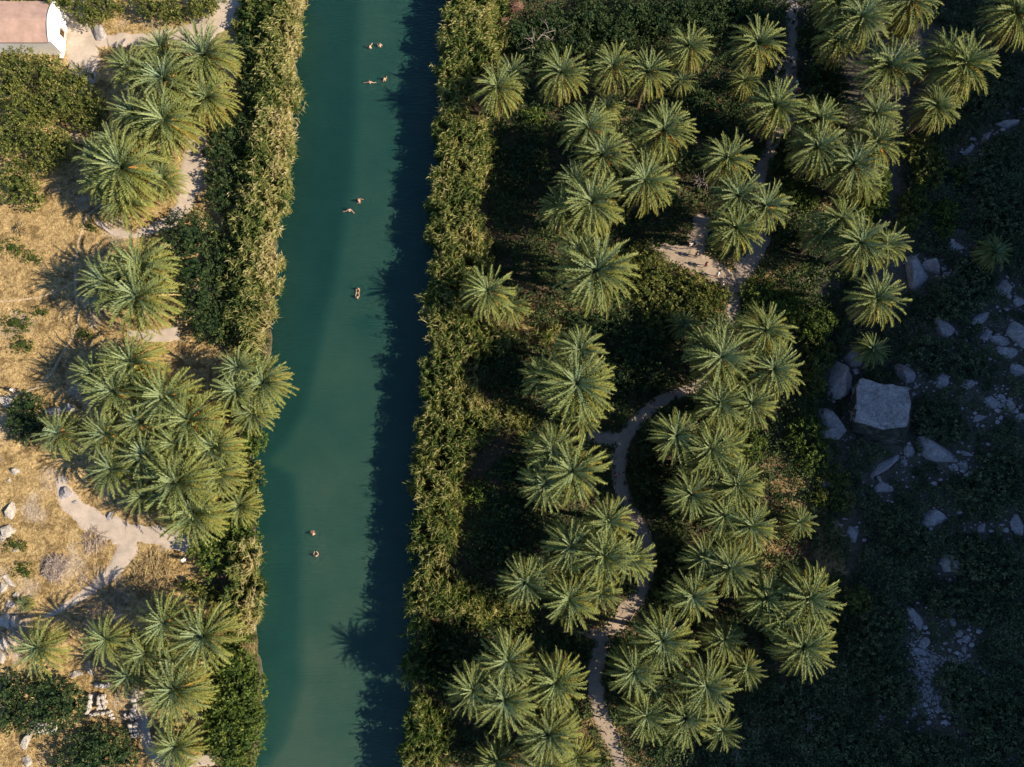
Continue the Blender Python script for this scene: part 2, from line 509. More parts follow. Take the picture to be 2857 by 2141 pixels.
path([(2212, -120, 20), (2210, 0, 19), (2208, 120, 19), (2200, 230, 26), (2205, 320, 28), (2150, 420, 22), (2110, 500, 24), (2140, 600, 26), (2120, 690, 30), (2050, 790, 34), (2045, 860, 22), (2010, 960, 18), (1960, 1075, 18), (1890, 1095, 19), (1810, 1140, 22), (1740, 1215, 24), (1722, 1320, 26), (1745, 1400, 24), (1785, 1460, 24), (1815, 1540, 24), (1800, 1640, 24), (1745, 1710, 30), (1680, 1790, 28), (1655, 1890, 28), (1672, 1990, 30), (1715, 2080, 26), (1735, 2141, 26), (1745, 2250, 26)], 0.035, 1.0, mat='earth', k=1.0)
path([(1800, 690, 14), (1860, 705, 30), (1930, 720, 42), (2000, 760, 36), (2050, 800, 24)], 0.05, 2.0, mat='earth')
path([(1960, 600, 26), (1950, 660, 34), (1940, 720, 30)], 0.062, 2.5, mat='earth')
path([(1640, 1215, 20), (1700, 1225, 26), (1740, 1230, 20)], 0.05, 2.8, mat='earth')
path([(1560, 1755, 12), (1640, 1770, 16), (1690, 1770, 18)], 0.05, 2.9, mat='earth')
# left bank
path([(190, -60, 40), (215, 60, 34), (235, 130, 44), (240, 210, 40), (230, 280, 20)], 0.035, 3.0, k=1.15)
path([(215, 120, 14), (330, 115, 20), (420, 110, 16), (540, 100, 34), (610, 60, 40), (640, -40, 40)], 0.05, 3.4, k=1.25)
path([(560, 380, 24), (540, 450, 34), (525, 540, 24), (500, 600, 20), (440, 640, 14), (330, 660, 10), (270, 620, 6)], 0.035, 4.0, k=1.25)
path([(300, 560, 4), (245, 600, 4), (218, 690, 4), (212, 800, 5), (225, 900, 4), (190, 970, 4), (140, 1060, 5), (90, 1095, 6), (20, 1110, 8)], 0.025, 5.0, mat='trail', k=0.85)
path([(225, 780, 3), (160, 820, 3), (70, 842, 4), (-40, 850, 4)], 0.025, 5.5, mat='trail', k=0.85)
path([(170, 1330, 14), (190, 1400, 26), (260, 1460, 30), (345, 1480, 36), (360, 1530, 30), (320, 1590, 22), (260, 1640, 14), (190, 1690, 9), (130, 1720, 6)], 0.035, 6.0, k=1.2)
path([(350, 1490, 20), (420, 1490, 24), (490, 1505, 22), (540, 1530, 16)], 0.05, 6.5, k=1.3)
path([(500, 930, 22), (430, 940, 18), (360, 930, 8)], 0.05, 7.0, k=1.2)
path([(390, 1930, 14), (400, 2020, 18), (410, 2090, 18), (480, 2130, 24), (600, 2120, 16)], 0.035, 8.0)
def off_paths(P, margin=0.0):
    k = np.ones(len(P), bool)
    for L, W in GPATHS: k &= seg_dist(P, L, W) > margin
    return k

# ------------------------------------------------------------------ house
def box_bm(bm, lo, hi):
    vs_ = [bm.verts.new((x, y, z)) for z in (lo[2], hi[2]) for y in (lo[1], hi[1]) for x in (lo[0], hi[0])]
    for f in ((0, 2, 3, 1), (4, 5, 7, 6), (0, 1, 5, 4), (2, 6, 7, 3), (0, 4, 6, 2), (1, 3, 7, 5)):
        bm.faces.new([vs_[k] for k in f])
    return vs_

def build_house():
    ne = at(191, 50, 0.1); se = at(190, 160, 0.1)
    xe, yn, ys_ = float((ne[0] + se[0]) / 2), float(ne[1]), float(se[1])
    W = yn - ys_
    white = plain_mat('white_limewash', (0.80, 0.80, 0.78), 0.85, 0.06, 1.2, 0.15)
    roofm = plain_mat('terracotta_screed', (0.44, 0.295, 0.235), 0.85, 0.16, 0.9, 0.3)
    wood = plain_mat('dark_opening', (0.05, 0.035, 0.025), 0.7, 0.3, 5)
    stone = M['white_rock']
    h = empty('house', (xe, (yn + ys_) / 2, 0.0))
    tag(h, 'white limewashed house with terracotta roof and a small window in its gable', 'house')
    eave, ridge, x0 = 3.5, 4.25, -13.0
    # gable wall, built around the window opening
    bm = bmesh.new()
    wy0, wy1, wz0, wz1 = -0.75, 0.35, 0.7, 2.0
    hw = W / 2
    def quad(pts): bm.faces.new([bm.verts.new(p) for p in pts])
    top = lambda y: eave + 0.14 + (ridge - eave) * (1 - (abs(y) / hw) ** 1.7)
    ysn = np.unique(np.concatenate([np.linspace(-hw, hw, 15), [wy0, wy1]]))
    for a, b in zip(ysn[:-1], ysn[1:]):
        inwin = a >= wy0 - 1e-6 and b <= wy1 + 1e-6
        for xx, flip in ((0.0, False), (-0.34, True)):
            segs = [((-0.4), wz0), (wz1, None)] if inwin else [(-0.4, None)]
            for z0, z1 in segs:
                za, zb = (top(a), top(b)) if z1 is None else (z1, z1)
                pts = [(xx, a, z0), (xx, b, z0), (xx, b, zb), (xx, a, za)]
                quad(pts[::-1] if flip else pts)
        quad([(0, a, top(a)), (0, b, top(b)), (-0.34, b, top(b)), (-0.34, a, top(a))])
    for q in ([(0, wy0, wz0), (0, wy1, wz0), (-0.34, wy1, wz0), (-0.34, wy0, wz0)], [(0, wy0, wz1), (-0.34, wy0, wz1), (-0.34, wy1, wz1), (0, wy1, wz1)],
              [(0, wy0, wz0), (-0.34, wy0, wz0), (-0.34, wy0, wz1), (0, wy0, wz1)], [(0, wy1, wz0), (0, wy1, wz1), (-0.34, wy1, wz1), (-0.34, wy1, wz0)],
              [(0, -hw, -0.4), (0, -hw, top(-hw)), (-0.34, -hw, top(-hw)), (-0.34, -hw, -0.4)], [(0, hw, -0.4), (-0.34, hw, -0.4), (-0.34, hw, top(hw)), (0, hw, top(hw))]):
        quad(q)
    bmesh.ops.remove_doubles(bm, verts=bm.verts, dist=1e-4)
    bm_obj('gable_wall', bm, white, h)
    bm = bmesh.new(); box_bm(bm, (x0, -hw, -0.4), (-0.342, -hw + 0.34, eave)); bm_obj('front_wall', bm, white, h)
    bm = bmesh.new(); box_bm(bm, (x0, hw - 0.34, -0.4), (-0.342, hw, eave)); bm_obj('back_wall', bm, white, h)
    # roof: two gently bowed slopes
    rx = np.linspace(x0, -0.345, 24); ry = np.linspace(-hw - 0.05, hw + 0.05, 13)
    X, Y = np.meshgrid(rx, ry)
    Z = eave + 0.02 + (ridge - eave) * (1 - np.minimum(1, (np.abs(Y) / hw)) ** 1.25) + 0.02 * wav(X, Y, 1.4, 2)
    n1 = X.size
    V = np.concatenate([np.stack([X, Y, Z], -1).reshape(-1, 3), np.stack([X, Y, Z - 0.12], -1).reshape(-1, 3)])
    ii = (np.arange(12)[:, None] * 24 + np.arange(23)[None]).ravel()
    F = np.stack([ii, ii + 1, ii + 25, ii + 24], -1)
    e1 = np.arange(23); e2 = 12 * 24 + np.arange(23)
    F2 = np.concatenate([np.stack([e1, e1 + n1, e1 + 1 + n1, e1 + 1], -1), np.stack([e2 + 1, e2 + 1 + n1, e2 + n1, e2], -1)])
    mesh_obj('roof', np_mesh('roof', V, [F, F[:, ::-1] + n1, F2], roofm), h)
    # window: frame, pane, sill
    fr = bmesh.new()
    for lo, hi in (((-0.26, wy0, wz0), (-0.18, wy0 + 0.09, wz1)), ((-0.26, wy1 - 0.09, wz0), (-0.18, wy1, wz1)),
                   ((-0.26, wy0 + 0.092, wz1 - 0.09), (-0.18, wy1 - 0.092, wz1)), ((-0.26, wy0 + 0.092, wz0), (-0.18, wy1 - 0.092, wz0 + 0.09)),
                   ((-0.25, -0.23, wz0 + 0.092), (-0.19, -0.17, wz1 - 0.092))):
        box_bm(fr, lo, hi)
    f = bm_obj('window', fr, plain_mat('brown_window_wood', (0.20, 0.11, 0.05), 0.6), h)
    bm = bmesh.new(); box_bm(bm, (-0.235, wy0 + 0.09, wz0 + 0.09), (-0.225, wy1 - 0.09, wz1 - 0.09)); bm_obj('pane', bm, wood, f)
    bm = bmesh.new(); box_bm(bm, (-0.16, wy0 - 0.06, wz0 - 0.10), (0.16, wy1 + 0.06, wz0 - 0.004)); bm_obj('sill', bm, plain_mat('stone_sill', (0.5, 0.42, 0.33)), f)
    # weathered plinth at the corner and a stone post at the back of the gable
    bm = bmesh.new(); box_bm(bm, (-0.55, -hw - 0.5, -0.4), (-0.06, -hw - 0.003, 0.75)); bm_obj('buttress', bm, white, h)
    p = at(183, 42, 1.2)
    bm = bmesh.new(); q = box_bm(bm, (-0.28, -0.3, -0.2), (0.28, 0.3, 1.9))
    bmesh.ops.bevel(bm, geom=bm.edges[:], offset=0.05, segments=1, affect='EDGES')
    g = bm_obj('stone_post', bm, stone, None, (float(p[0]) + 0.6, float(p[1]) + 0.35, 0.0))
    tag(g, 'squared pale stone post at the back corner of the white gable', 'stone post')
build_house()

# ------------------------------------------------------------------ rocks
def rock_mesh(rx, ry, h, seed, facets=12, sub=3, rough=0.035):
    rng = np.random.default_rng(seed)
    bm = bmesh.new()
    bmesh.ops.create_icosphere(bm, subdivisions=sub, radius=1.0)
    V = np.array([v.co[:] for v in bm.verts])
    for k in range(facets):
        n = rng.normal(size=3); n[2] = abs(n[2]) * (0.9 if k % 2 else 0.35); n /= np.linalg.norm(n)
        d = rng.uniform(0.36, 0.78)
        over = V @ n - d
        V = V - np.clip(over, 0, None)[:, None] * n * 0.96
    V += rough * np.stack([wav(V[:, 1] * 6, V[:, 2] * 6, 1, seed), wav(V[:, 0] * 6, V[:, 2] * 6, 1, seed + 1), wav(V[:, 0] * 6, V[:, 1] * 6, 1, seed + 2)], -1)
    m = np.abs(V).max(0)
    V = V / m * np.array([rx, ry, h])
    for v, c in zip(bm.verts, V): v.co = c
    return bm

ROCKS = []
def rock(px, py, rx, ry, ang, label, h=None, group='boulders on the shaded hillside', mat='rock', cat='boulder', seed=None, sub=3, sink=0.25):
    p = at_g(px, py, 0.3)
    a, b = pxm(px, py, rx), pxm(px, py, ry)
    ROCKS.append((float(p[0]), float(p[1]), max(a, b), min(a, b)))
    hh = h if h else 0.85 * min(a, b)
    s = seed if seed is not None else int(px * 7 + py * 3)
    bm = rock_mesh(a * 1.18, b * 1.18, hh, s, sub=sub if max(a, b) > 0.6 else 2)
    g = float(ground(p[0], p[1]))
    o = bm_obj('boulder' if cat == 'boulder' else 'rock', bm, M[mat], None, (float(p[0]), float(p[1]), g + hh * (0.5 - sink)))
    o.rotation_euler = (0, 0, -math.radians(ang))
    return tag(o, label, cat, group)

def great_boulder():
    S, ox, oy = 3.948, 2260, 980
    topp = [(575, 305), (740, 352), (900, 378), (1092, 420), (1108, 610), (1062, 835), (800, 868), (640, 815), (487, 780), (512, 640), (508, 400)]
    base = [(440, 400), (720, 375), (890, 392), (1080, 430), (1100, 640), (1010, 1120), (820, 1050), (620, 985), (450, 890), (425, 720), (430, 560)]
    zt = [3.5, 3.6, 3.9, 4.2, 4.3, 3.7, 3.4, 3.2, 3.1, 3.2, 3.4]
    g = float(ground(*at(2450, 1150)[:2]))
    tp = np.array([at(ox + x / S, oy + y / S, z + g) for (x, y), z in zip(topp, zt)])
    bp = np.array([at(ox + x / S, oy + y / S, g - 0.5) for x, y in base])
    c = np.array([bp[:, 0].mean(), bp[:, 1].mean(), g])
    bm = bmesh.new()
    tv = [bm.verts.new(p - c) for p in tp]; bv = [bm.verts.new(p - c) for p in bp]
    n = len(tv)
    mid = [bm.verts.new(tuple((0.42 * t + 0.58 * b + np.array([0, 0, 0.4])) - c)) for t, b in zip(tp, bp)]
    for k in range(n):
        j = (k + 1) % n
        bm.faces.new((bv[k], mid[k], mid[j], bv[j])); bm.faces.new((mid[k], tv[k], tv[j], mid[j]))
    bm.faces.new(tv); bm.faces.new(bv[::-1])
    bmesh.ops.recalc_face_normals(bm, faces=bm.faces)
    bmesh.ops.bevel(bm, geom=bm.edges[:], offset=0.05, segments=1, affect='EDGES')
    bmesh.ops.triangulate(bm, faces=bm.faces)
    bmesh.ops.subdivide_edges(bm, edges=bm.edges, cuts=3, use_grid_fill=True)
    for v in bm.verts:
        x, y, z = v.co
        d = 0.20 * wav(x * 1.3 + z, y * 1.6 - z, 1.0, 3.1) + 0.10 * abs(wav(x * 3.1, y * 3.1 + z * 2, 1.0, 5.1)) + 0.06 * wav(x * 7, y * 7 + z * 6, 1.0, 1.1)
        v.co += v.normal * float(d)
    bm.normal_update()
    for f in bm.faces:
        if f.normal.z < 0.8 and f.normal.y < 0.25 and f.calc_center_median().z < 3.6: f.material_index = 1  # darker mottled stone on the steep faces, except at the back
    o = bm_obj('boulder', bm, M['big_rock'], None, tuple(c))
    o.data.materials.append(M['dark_rock'])
    tag(o, 'huge block-shaped grey boulder with flat top, largest rock on the shaded hillside', 'boulder', 'boulders on the shaded hillside')
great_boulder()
HR = [
 (2555, 762, 34, 50, 10, 'large smooth lilac-grey boulder at the edge of the sunlit palms', 1.6),
 (2607, 745, 25, 22, 20, 'angular grey boulder touching the right side of the large smooth one', 1.2),
 (2657, 770, 19, 11, 5, 'small flat boulder lying alone below the dark palm, left of it'),
 (2803, 805, 20, 27, -4, 'squarish boulder with vertical furrows below the dark palm', 1.6),
 (2850, 842, 16, 13, 10, 'pale boulder cut by the right edge just below the furrowed one'),
 (2745, 884, 31, 12, -35, 'long narrow grey boulder sloping beside the scrub under the furrowed block'),
 (2637, 922, 31, 29, 15, 'rounded five-sided grey boulder alone in the middle of the scrub', 1.4),
 (2757, 937, 16, 18, 0, 'rough boulder, left half of a touching pair near the right edge'),
 (2791, 951, 21, 18, 30, 'rough boulder, right half of a touching pair near the right edge'),
 (2846, 940, 26, 36, 0, 'dark smooth boulder cut by the right edge beside the touching pair', 1.5),
 (2818, 984, 28, 15, 30, 'jagged boulder sloping down under the touching pair'),
 (2846, 1032, 18, 16, 0, 'broken boulder at the right edge under the jagged sloping one'),
 (2530, 1045, 31, 19, 30, 'dark wedge-shaped boulder just above the huge block', 1.3),
 (2632, 1063, 21, 16, -45, 'kite-shaped boulder right of the wedge above the huge block'),
 (2707, 1070, 20, 14, -10, 'pale round boulder, rightmost of the row level with the wedge'),
 (2558, 1078, 9, 6, -50, 'small stone at the upper right corner of the huge block'),
 (2342, 1062, 34, 56, 18, 'tall slab-like boulder standing left of the huge block', 2.4),
 (2380, 996, 26, 30, 25, 'dark boulder half under the small half-lit palm', 1.4),
 (2322, 1190, 26, 52, -38, 'split ridge-shaped boulder catching the last sun left of the huge block', 1.6),
 (2316, 1208, 32, 20, -10, 'pale sunlit boulder leaning on the foot of the split ridge-shaped one', 1.2),
 (2618, 1262, 56, 26, 30, 'long humped boulder lower right of the huge block', 1.6),
 (2470, 1302, 52, 15, -35, 'long flat slab pointing at the lower corner of the huge block', 0.9),
 (2541, 1258, 13, 17, 0, 'upright stone between the huge block and the long humped boulder'),
 (2527, 1290, 7, 8, 0, 'small pale stone touching the tip of the long flat slab'),
 (2702, 1266, 18, 8, 20, 'thin pale stone at the right end of the long humped boulder'),
 (2664, 1306, 11, 11, 0, 'pale cube-like stone under the long humped boulder'),
 (2694, 1300, 13, 15, -30, 'egg-shaped stone right of the pale cube-like one'),
 (2460, 1364, 27, 17, -10, 'cracked boulder in two halves below the long flat slab', 0.9),
 (2772, 1122, 17, 17, 0, 'flat-topped square boulder of the cluster near the right edge'),
 (2801, 1111, 11, 10, 0, 'round stone upper right of the flat-topped square boulder'),
 (2799, 1130, 11, 7, 0, 'low stone tucked right of the flat-topped square boulder'),
 (2826, 1132, 9, 21, -15, 'narrow white-streaked boulder at the right of the cluster'),
 (2735, 1166, 18, 10, -25, 'mossy boulder half buried below the cluster near the right edge'),
 (2850, 1162, 12, 14, 0, 'boulder cut by the right edge below the white-streaked one'),
 (2822, 344, 36, 13, 8, 'broad pale ledge of rock near the top right edge', 1.0),
 (2753, 384, 10, 23, 40, 'bluish oblong boulder left of the broad pale ledge'),
 (2705, 417, 9, 19, 45, 'bluish oblong boulder lowest of the diagonal row at the upper right'),
 (2672, 686, 18, 14, 10, 'pale boulder left of the dark palm, higher than the large smooth one'),
 (2611, 1444, 34, 24, -15, 'broad ragged pale boulder in the lower scrub', 1.1),
 (2653, 1577, 23, 28, -15, 'tall oval pale boulder under the broad ragged one', 1.2),
 (2552, 1722, 16, 44, -30, 'long pinkish outcrop sloping down in the lower right scrub', 0.9),
 (2380, 1490, 18, 22, 0, 'dark dull boulder at the edge of the dry fronds'),
 (2845, 1465, 16, 25, 0, 'ragged boulder at the right edge, level with the broad ragged pale one'),
 (2744, 1476, 9, 17, 20, 'slim stone between the broad ragged boulder and the right edge'),
 (2680, 1765, 14, 12, 0, 'upper stone of the pair above the stony trail'),
 (2698, 1785, 14, 12, 20, 'lower stone of the pair above the stony trail'),
 (2694, 1816, 7, 9, 0, 'small bright stone under the pair above the stony trail'),
 (2580, 1800, 18, 13, -35, 'jagged stone heading the stony trail'),
 (2570, 1822, 18, 10, 10, 'low jagged stone just under the one heading the stony trail'),
 (2533, 1897, 10, 6, 20, 'bright bluish stone left of the stony trail'),
 (2558, 1872, 9, 8, 0, 'round stone on the left edge of the stony trail'),
 (2625, 1954, 13, 15, 20, 'double stone near the lower end of the stony trail'),
 (2630, 1984, 16, 8, 0, 'flat lilac stone at the foot of the stony trail'),
 (2690, 1984, 8, 6, 20, 'small lilac stone right of the foot of the stony trail'),
 (2678, 2001, 8, 5, 0, 'tiny pale stone under the small lilac one'),
 (2464, 2001, 7, 5, 20, 'tiny bright stone alone left of the stony trail foot'),
 (2556, 1994, 6, 7, 0, 'tiny blue stone left of the flat lilac one'),
 (2641, 2021, 6, 7, 0, 'tiny triangular stone lowest on the hillside'),
 (2662, 1738, 9, 10, 0, 'round pale stone above the pair in the lower scrub'),
 (2314, 1353, 27, 13, -10, 'pale boulder showing through the sunlit bushes left of the cracked one'),
]
for k, r in enumerate(HR):
    rock(r[0], r[1], r[2], r[3], r[4], r[5], r[6] if len(r) > 6 else None)
LR = [
 (276, 92, 14, 20, -25, 'lone grey boulder on the sandy yard right of the white gable', 1.0),
 (24, 1428, 15, 24, 5, 'white square boulder topmost of the row on the left edge'),
 (19, 1478, 19, 19, 0, 'white rounded boulder second in the row on the left edge'),
 (4, 1502, 9, 16, 0, 'white boulder half outside the left edge under the rounded one'),
 (40, 1535, 13, 7, -30, 'small white stone in grass right of the edge row'),
 (18, 1623, 24, 9, 40, 'long white boulder slanting at the left edge'),
 (5, 1643, 10, 17, 0, 'white boulder cut by the left edge under the slanting one'),
 (41, 1659, 10, 7, -20, 'small white stone just right of the slanting one'),
 (22, 1685, 14, 12, 0, 'round white stone left of the small palm seedling'),
 (20, 1736, 30, 22, 10, 'broken white outcrop by the left edge under the round stone', 1.2),
 (45, 1735, 14, 20, 0, 'white block on the right end of the broken outcrop', 1.1),
 (5, 1800, 10, 16, 0, 'white boulder cut by the left edge in palm shade'),
 (4, 1840, 9, 16, 0, 'lowest white boulder cut by the left edge'),
 (39, 1316, 14, 12, 0, 'flat pale stone in the grass left of the big palm clump'),
 (22, 1341, 6, 6, 0, 'tiny white stone below the flat pale one'),
 (14, 1118, 20, 15, 10, 'pale rock patch just below the walker in dark clothes'),
 (150, 1150, 26, 14, -10, 'grey boulder in shade between dark bush and palm clump', 1.0),
 (193, 1136, 16, 13, 0, 'shaded grey boulder right of the one by the dark bush', 0.9),
 (180, 1372, 14, 20, -10, 'grey boulder on the dirt under the big palm clump', 0.8),
 (205, 1400, 8, 6, 0, 'small stone below the grey boulder on the dirt'),
 (303, 1440, 8, 16, 0, 'pale stone where the dirt trail leaves the palm shade'),
 (100, 470, 10, 7, 0, 'pink stone at the foot of the upper left trees'),
 (110, 2030, 40, 20, 5, 'broad pale outcrop between two dark round bushes', 0.8),
 (70, 2065, 10, 26, 20, 'narrow pale rock at the left of the broad outcrop', 0.7),
 (75, 2125, 14, 16, 0, 'pale rock at the bottom edge left of the dark bush'),
 (205, 1885, 20, 10, -10, 'flat pinkish rock above the ruined walls'),
 (250, 1878, 14, 8, 30, 'flat pinkish rock right of another above the ruined walls'),
]
for r in LR:
    rock(r[0], r[1], r[2], r[3], r[4], r[5], r[6] if len(r) > 6 else None, 'pale rocks on the dry left bank', 'white_rock' if r[0] < 60 or r[1] > 1850 else 'rock', 'rock')

TRAIL1 = poly_at([(2560, 1790), (2590, 1840), (2605, 1855), (2588, 1900), (2605, 1950), (2600, 1985)], 2.0)
TRAIL2 = poly_at([(2600, 1842), (2650, 1842), (2690, 1848), (2740, 1876)], 2.0)
BIGROCK = poly_at([(2366, 1075), (2400, 1060), (2540, 1085), (2545, 1140), (2525, 1272), (2440, 1245), (2368, 1210)], 1.0)
# scree along the stony trail
def scree():
    line = [TRAIL1, TRAIL2]
    bm0 = bmesh.new(); bmesh.ops.create_icosphere(bm0, subdivisions=1, radius=1.0)
    bv = np.array([v.co[:] for v in bm0.verts]); bf = np.array([[v.index for v in f.verts] for f in bm0.faces]); bm0.free()
    Vs, Fs, n = [], [], 0
    for L, w, cnt in ((line[0], 1.3, 520), (line[1], 0.5, 230)):
        for _ in range(cnt):
            k = R.integers(len(L) - 1); t = R.random()
            q = L[k] * (1 - t) + L[k + 1] * t + R.normal(size=2) * w * 0.55
            s = R.uniform(0.05, 0.17) * (1.6 if R.random() < 0.12 else 1)
            v = bv * (1 + 0.3 * R.normal(size=bv.shape)) * s * np.array([1, 0.8, 0.6])
            v = v + np.array([q[0], q[1], float(ground(q[0], q[1])) + s * 0.3])
            Vs.append(v); Fs.append(bf + n); n += len(bv)
    o = mesh_obj('scree', np_mesh('scree', np.concatenate(Vs), [np.concatenate(Fs)], M['rock']))
    tag(o, 'loose grey stones scattered along the trail in the shaded lower right', 'scree', kind='stuff')
scree()

def rubble():
    bm0 = bmesh.new(); bmesh.ops.create_icosphere(bm0, subdivisions=1, radius=1.0)
    bv = np.array([v.co[:] for v in bm0.verts]); bf = np.array([[v.index for v in f.verts] for f in bm0.faces]); bm0.free()
    Vs, Fs, n = [], [], 0
    rng = np.random.default_rng(77)
    spots = [q for q in ROCKS if q[0] > 38] + [tuple(at_g(x, y)[:2]) + (r, r) for x, y, r in ((2760, 770, 1.5), (2690, 990, 1.6), (2810, 1080, 1.6), (2650, 1750, 2.0), (2560, 1780, 1.5), (2840, 1500, 1.5), (2630, 1480, 1.6), (2480, 1340, 1.4), (2730, 1180, 1.5), (2840, 880, 1.5), (2560, 1330, 1.3))]
    for x, y, ra, rb_ in spots:
        for _ in range(11):
            a = rng.random() * 6.28; d = 0.8 * ra + rng.random() ** 1.5 * 1.7
            q = (x + math.cos(a) * d, y + math.sin(a) * d)
            s_ = rng.uniform(0.07, 0.17) * (2.0 if rng.random() < 0.2 else 1)
            v = bv * (1 + 0.28 * rng.normal(size=bv.shape)) * s_ * np.array([1.1, 0.85, 0.75])
            Vs.append(v + np.array([q[0], q[1], float(ground(*q)) + s_ * 0.3 + (0.25 if s_ > 0.15 else 0.1)])); Fs.append(bf + n); n += len(bv)
            RUB.append((q[0], q[1], s_))
    o = mesh_obj('rubble', np_mesh('rubble', np.concatenate(Vs), [np.concatenate(Fs)], M['rock']))
    tag(o, 'small broken stones lying round the boulders of the shaded hillside', 'rubble', kind='stuff')
RUB = []
rubble()

# ------------------------------------------------------------------ ruined walls (stone by stone)
M['ruin'] = rock_mat('ruin_stone', (0.56, 0.50, 0.44), (0.72, 0.66, 0.60), (0.82, 0.78, 0.73))
STONES = []
for s in range(8):
    bm = rock_mesh(0.5, 0.5, 0.5, 900 + s, facets=12, sub=2, rough=0.04)
    me = bpy.data.meshes.new('stone'); bm.to_mesh(me); bm.free(); me.materials.append(M['ruin']); STONES.append(me)
def ruin(p0, p1, thick, h, label):
    a = at_g(*p0, h * 0.5); b = at_g(*p1, h * 0.5)
    L = float(np.hypot(*(b - a)[:2])); ang = math.atan2(b[1] - a[1], b[0] - a[0])
    c = (a + b) / 2
    t = empty('ruined_wall', (float(c[0]), float(c[1]), float(ground(c[0], c[1]))), ang)
    tag(t, label, 'ruined wall', 'low ruined walls on the left bank')
    th = pxm(p0[0], p0[1], thick)
    nx = max(2, round(L / 0.55)); ny = max(1, round(th / 0.45)); nz = max(1, round(h / 0.4))
    for i in range(nx):
        for j in range(ny):
            for k in range(nz):
                if k == nz - 1 and nz > 1 and random.random() < 0.18: continue
                o = bpy.data.objects.new('stone', random.choice(STONES))
                sx, sy, sz = L / nx, th / ny, h / nz
                o.location = (-L / 2 + sx * (i + 0.5) + random.uniform(-.04, .04), -th / 2 + sy * (j + 0.5) + random.uniform(-.03, .03), sz * (k + 0.5) - 0.06 + random.uniform(-.04, .05))
                o.scale = (sx * random.uniform(1.05, 1.35), sy * random.uniform(1.05, 1.35), sz * random.uniform(1.05, 1.4))
                o.rotation_euler = (random.choice((0, math.pi)), random.uniform(-.1, .1), random.uniform(-.15, .15))
                link(o, t)
ruin((255, 1914), (306, 1912), 12, 0.9, 'short stub of ruined stone wall under the palm fronds, topmost of the ruin')
ruin((282, 1938), (284, 1980), 25, 1.1, 'thick block of pale ruined masonry in the middle of the ruin')
ruin((258, 1934), (242, 1994), 11, 0.9, 'crooked left wall of the small ruin')
ruin((246, 1995), (308, 1988), 11, 0.9, 'straight bottom wall of the small ruin')
ruin((310, 1990), (313, 2010), 12, 0.8, 'stub turning down from the right end of the bottom ruin wall')
ruin((375, 1920), (378, 1985), 15, 0.8, 'upper half of the long pale ruined wall right of the ruin')
ruin((370, 1988), (376, 2058), 25, 0.9, 'wide lower half of the long pale ruined wall')
ruin((352, 1990), (349, 2008), 9, 0.7, 'small heap of ruin stones left of the long wall')

# ------------------------------------------------------------------ leaf clouds (foliage as many small faces)
def leaf_quads(P, D, Nn, ln, wd, tone):
    """rhombic leaves: base point, axis, normal hint, length, width"""
    D = D / (np.linalg.norm(D, axis=1)[:, None] + 1e-9)
    S = np.cross(D, Nn); S /= np.linalg.norm(S, axis=1)[:, None] + 1e-9
    up = np.cross(S, D)
    ln = np.asarray(ln)[:, None]; wd = np.asarray(wd)[:, None]
    mid = P + D * ln * 0.45 + up * ln * 0.06
    V = np.stack([P, mid - S * wd / 2, P + D * ln - up * ln * 0.10, mid + S * wd / 2], 1)
    n = len(P)
    F = np.arange(n * 4).reshape(n, 4)
    return V.reshape(-1, 3), F, np.repeat(tone, 4)

def crown_points(lobes, per_m2, rng):
    """clump centres over the upper shell of a set of lobes; lobes (x,y,z,rx,ry,rz)"""
    C, Nr = [], []
    L = np.array(lobes, float)
    for k, (x, y, z, rx, ry, rz) in enumerate(L):
        n = max(6, int(per_m2 * 2 * math.pi * ((rx * ry + rx * rz + ry * rz) / 3)))
        d = rng.normal(size=(n, 3)); d[:, 2] = np.abs(d[:, 2]) * 0.9 - 0.25
        d /= np.linalg.norm(d, axis=1)[:, None]
        rad = rng.uniform(0.80, 1.06, n)[:, None]
        ph = rng.random() * 9
        rad = rad * (1 + 0.13 * wav(d[:, 0] * 5, d[:, 1] * 5 + d[:, 2] * 4, 1.0, ph))[:, None]
        p = np.array([x, y, z]) + d * rad * np.array([rx, ry, rz])
        keep = np.ones(n, bool)
        for j, (a, b, c, ra, rb_, rc) in enumerate(L):
            if j != k: keep &= (((p - [a, b, c]) / [ra, rb_, rc]) ** 2).sum(1) > 0.62
        keep &= p[:, 2] > 0.05
        C.append(p[keep]); nn = d / np.array([rx, ry, rz]); nn /= np.linalg.norm(nn, axis=1)[:, None]
        Nr.append(nn[keep])
    return np.concatenate(C), np.concatenate(Nr)

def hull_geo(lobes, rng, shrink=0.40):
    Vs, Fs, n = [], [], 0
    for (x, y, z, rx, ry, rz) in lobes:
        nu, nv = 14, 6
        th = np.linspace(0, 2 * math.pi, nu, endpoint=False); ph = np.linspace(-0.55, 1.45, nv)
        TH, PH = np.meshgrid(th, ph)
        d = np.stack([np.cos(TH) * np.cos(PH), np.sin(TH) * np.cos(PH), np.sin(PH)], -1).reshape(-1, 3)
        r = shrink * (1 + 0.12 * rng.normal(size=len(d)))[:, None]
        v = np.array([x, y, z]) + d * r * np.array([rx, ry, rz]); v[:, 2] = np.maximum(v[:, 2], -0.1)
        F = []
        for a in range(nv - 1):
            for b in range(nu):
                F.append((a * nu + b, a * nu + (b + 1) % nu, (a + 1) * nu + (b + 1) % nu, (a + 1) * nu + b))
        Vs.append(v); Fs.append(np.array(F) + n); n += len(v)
    return np.concatenate(Vs), np.concatenate(Fs)

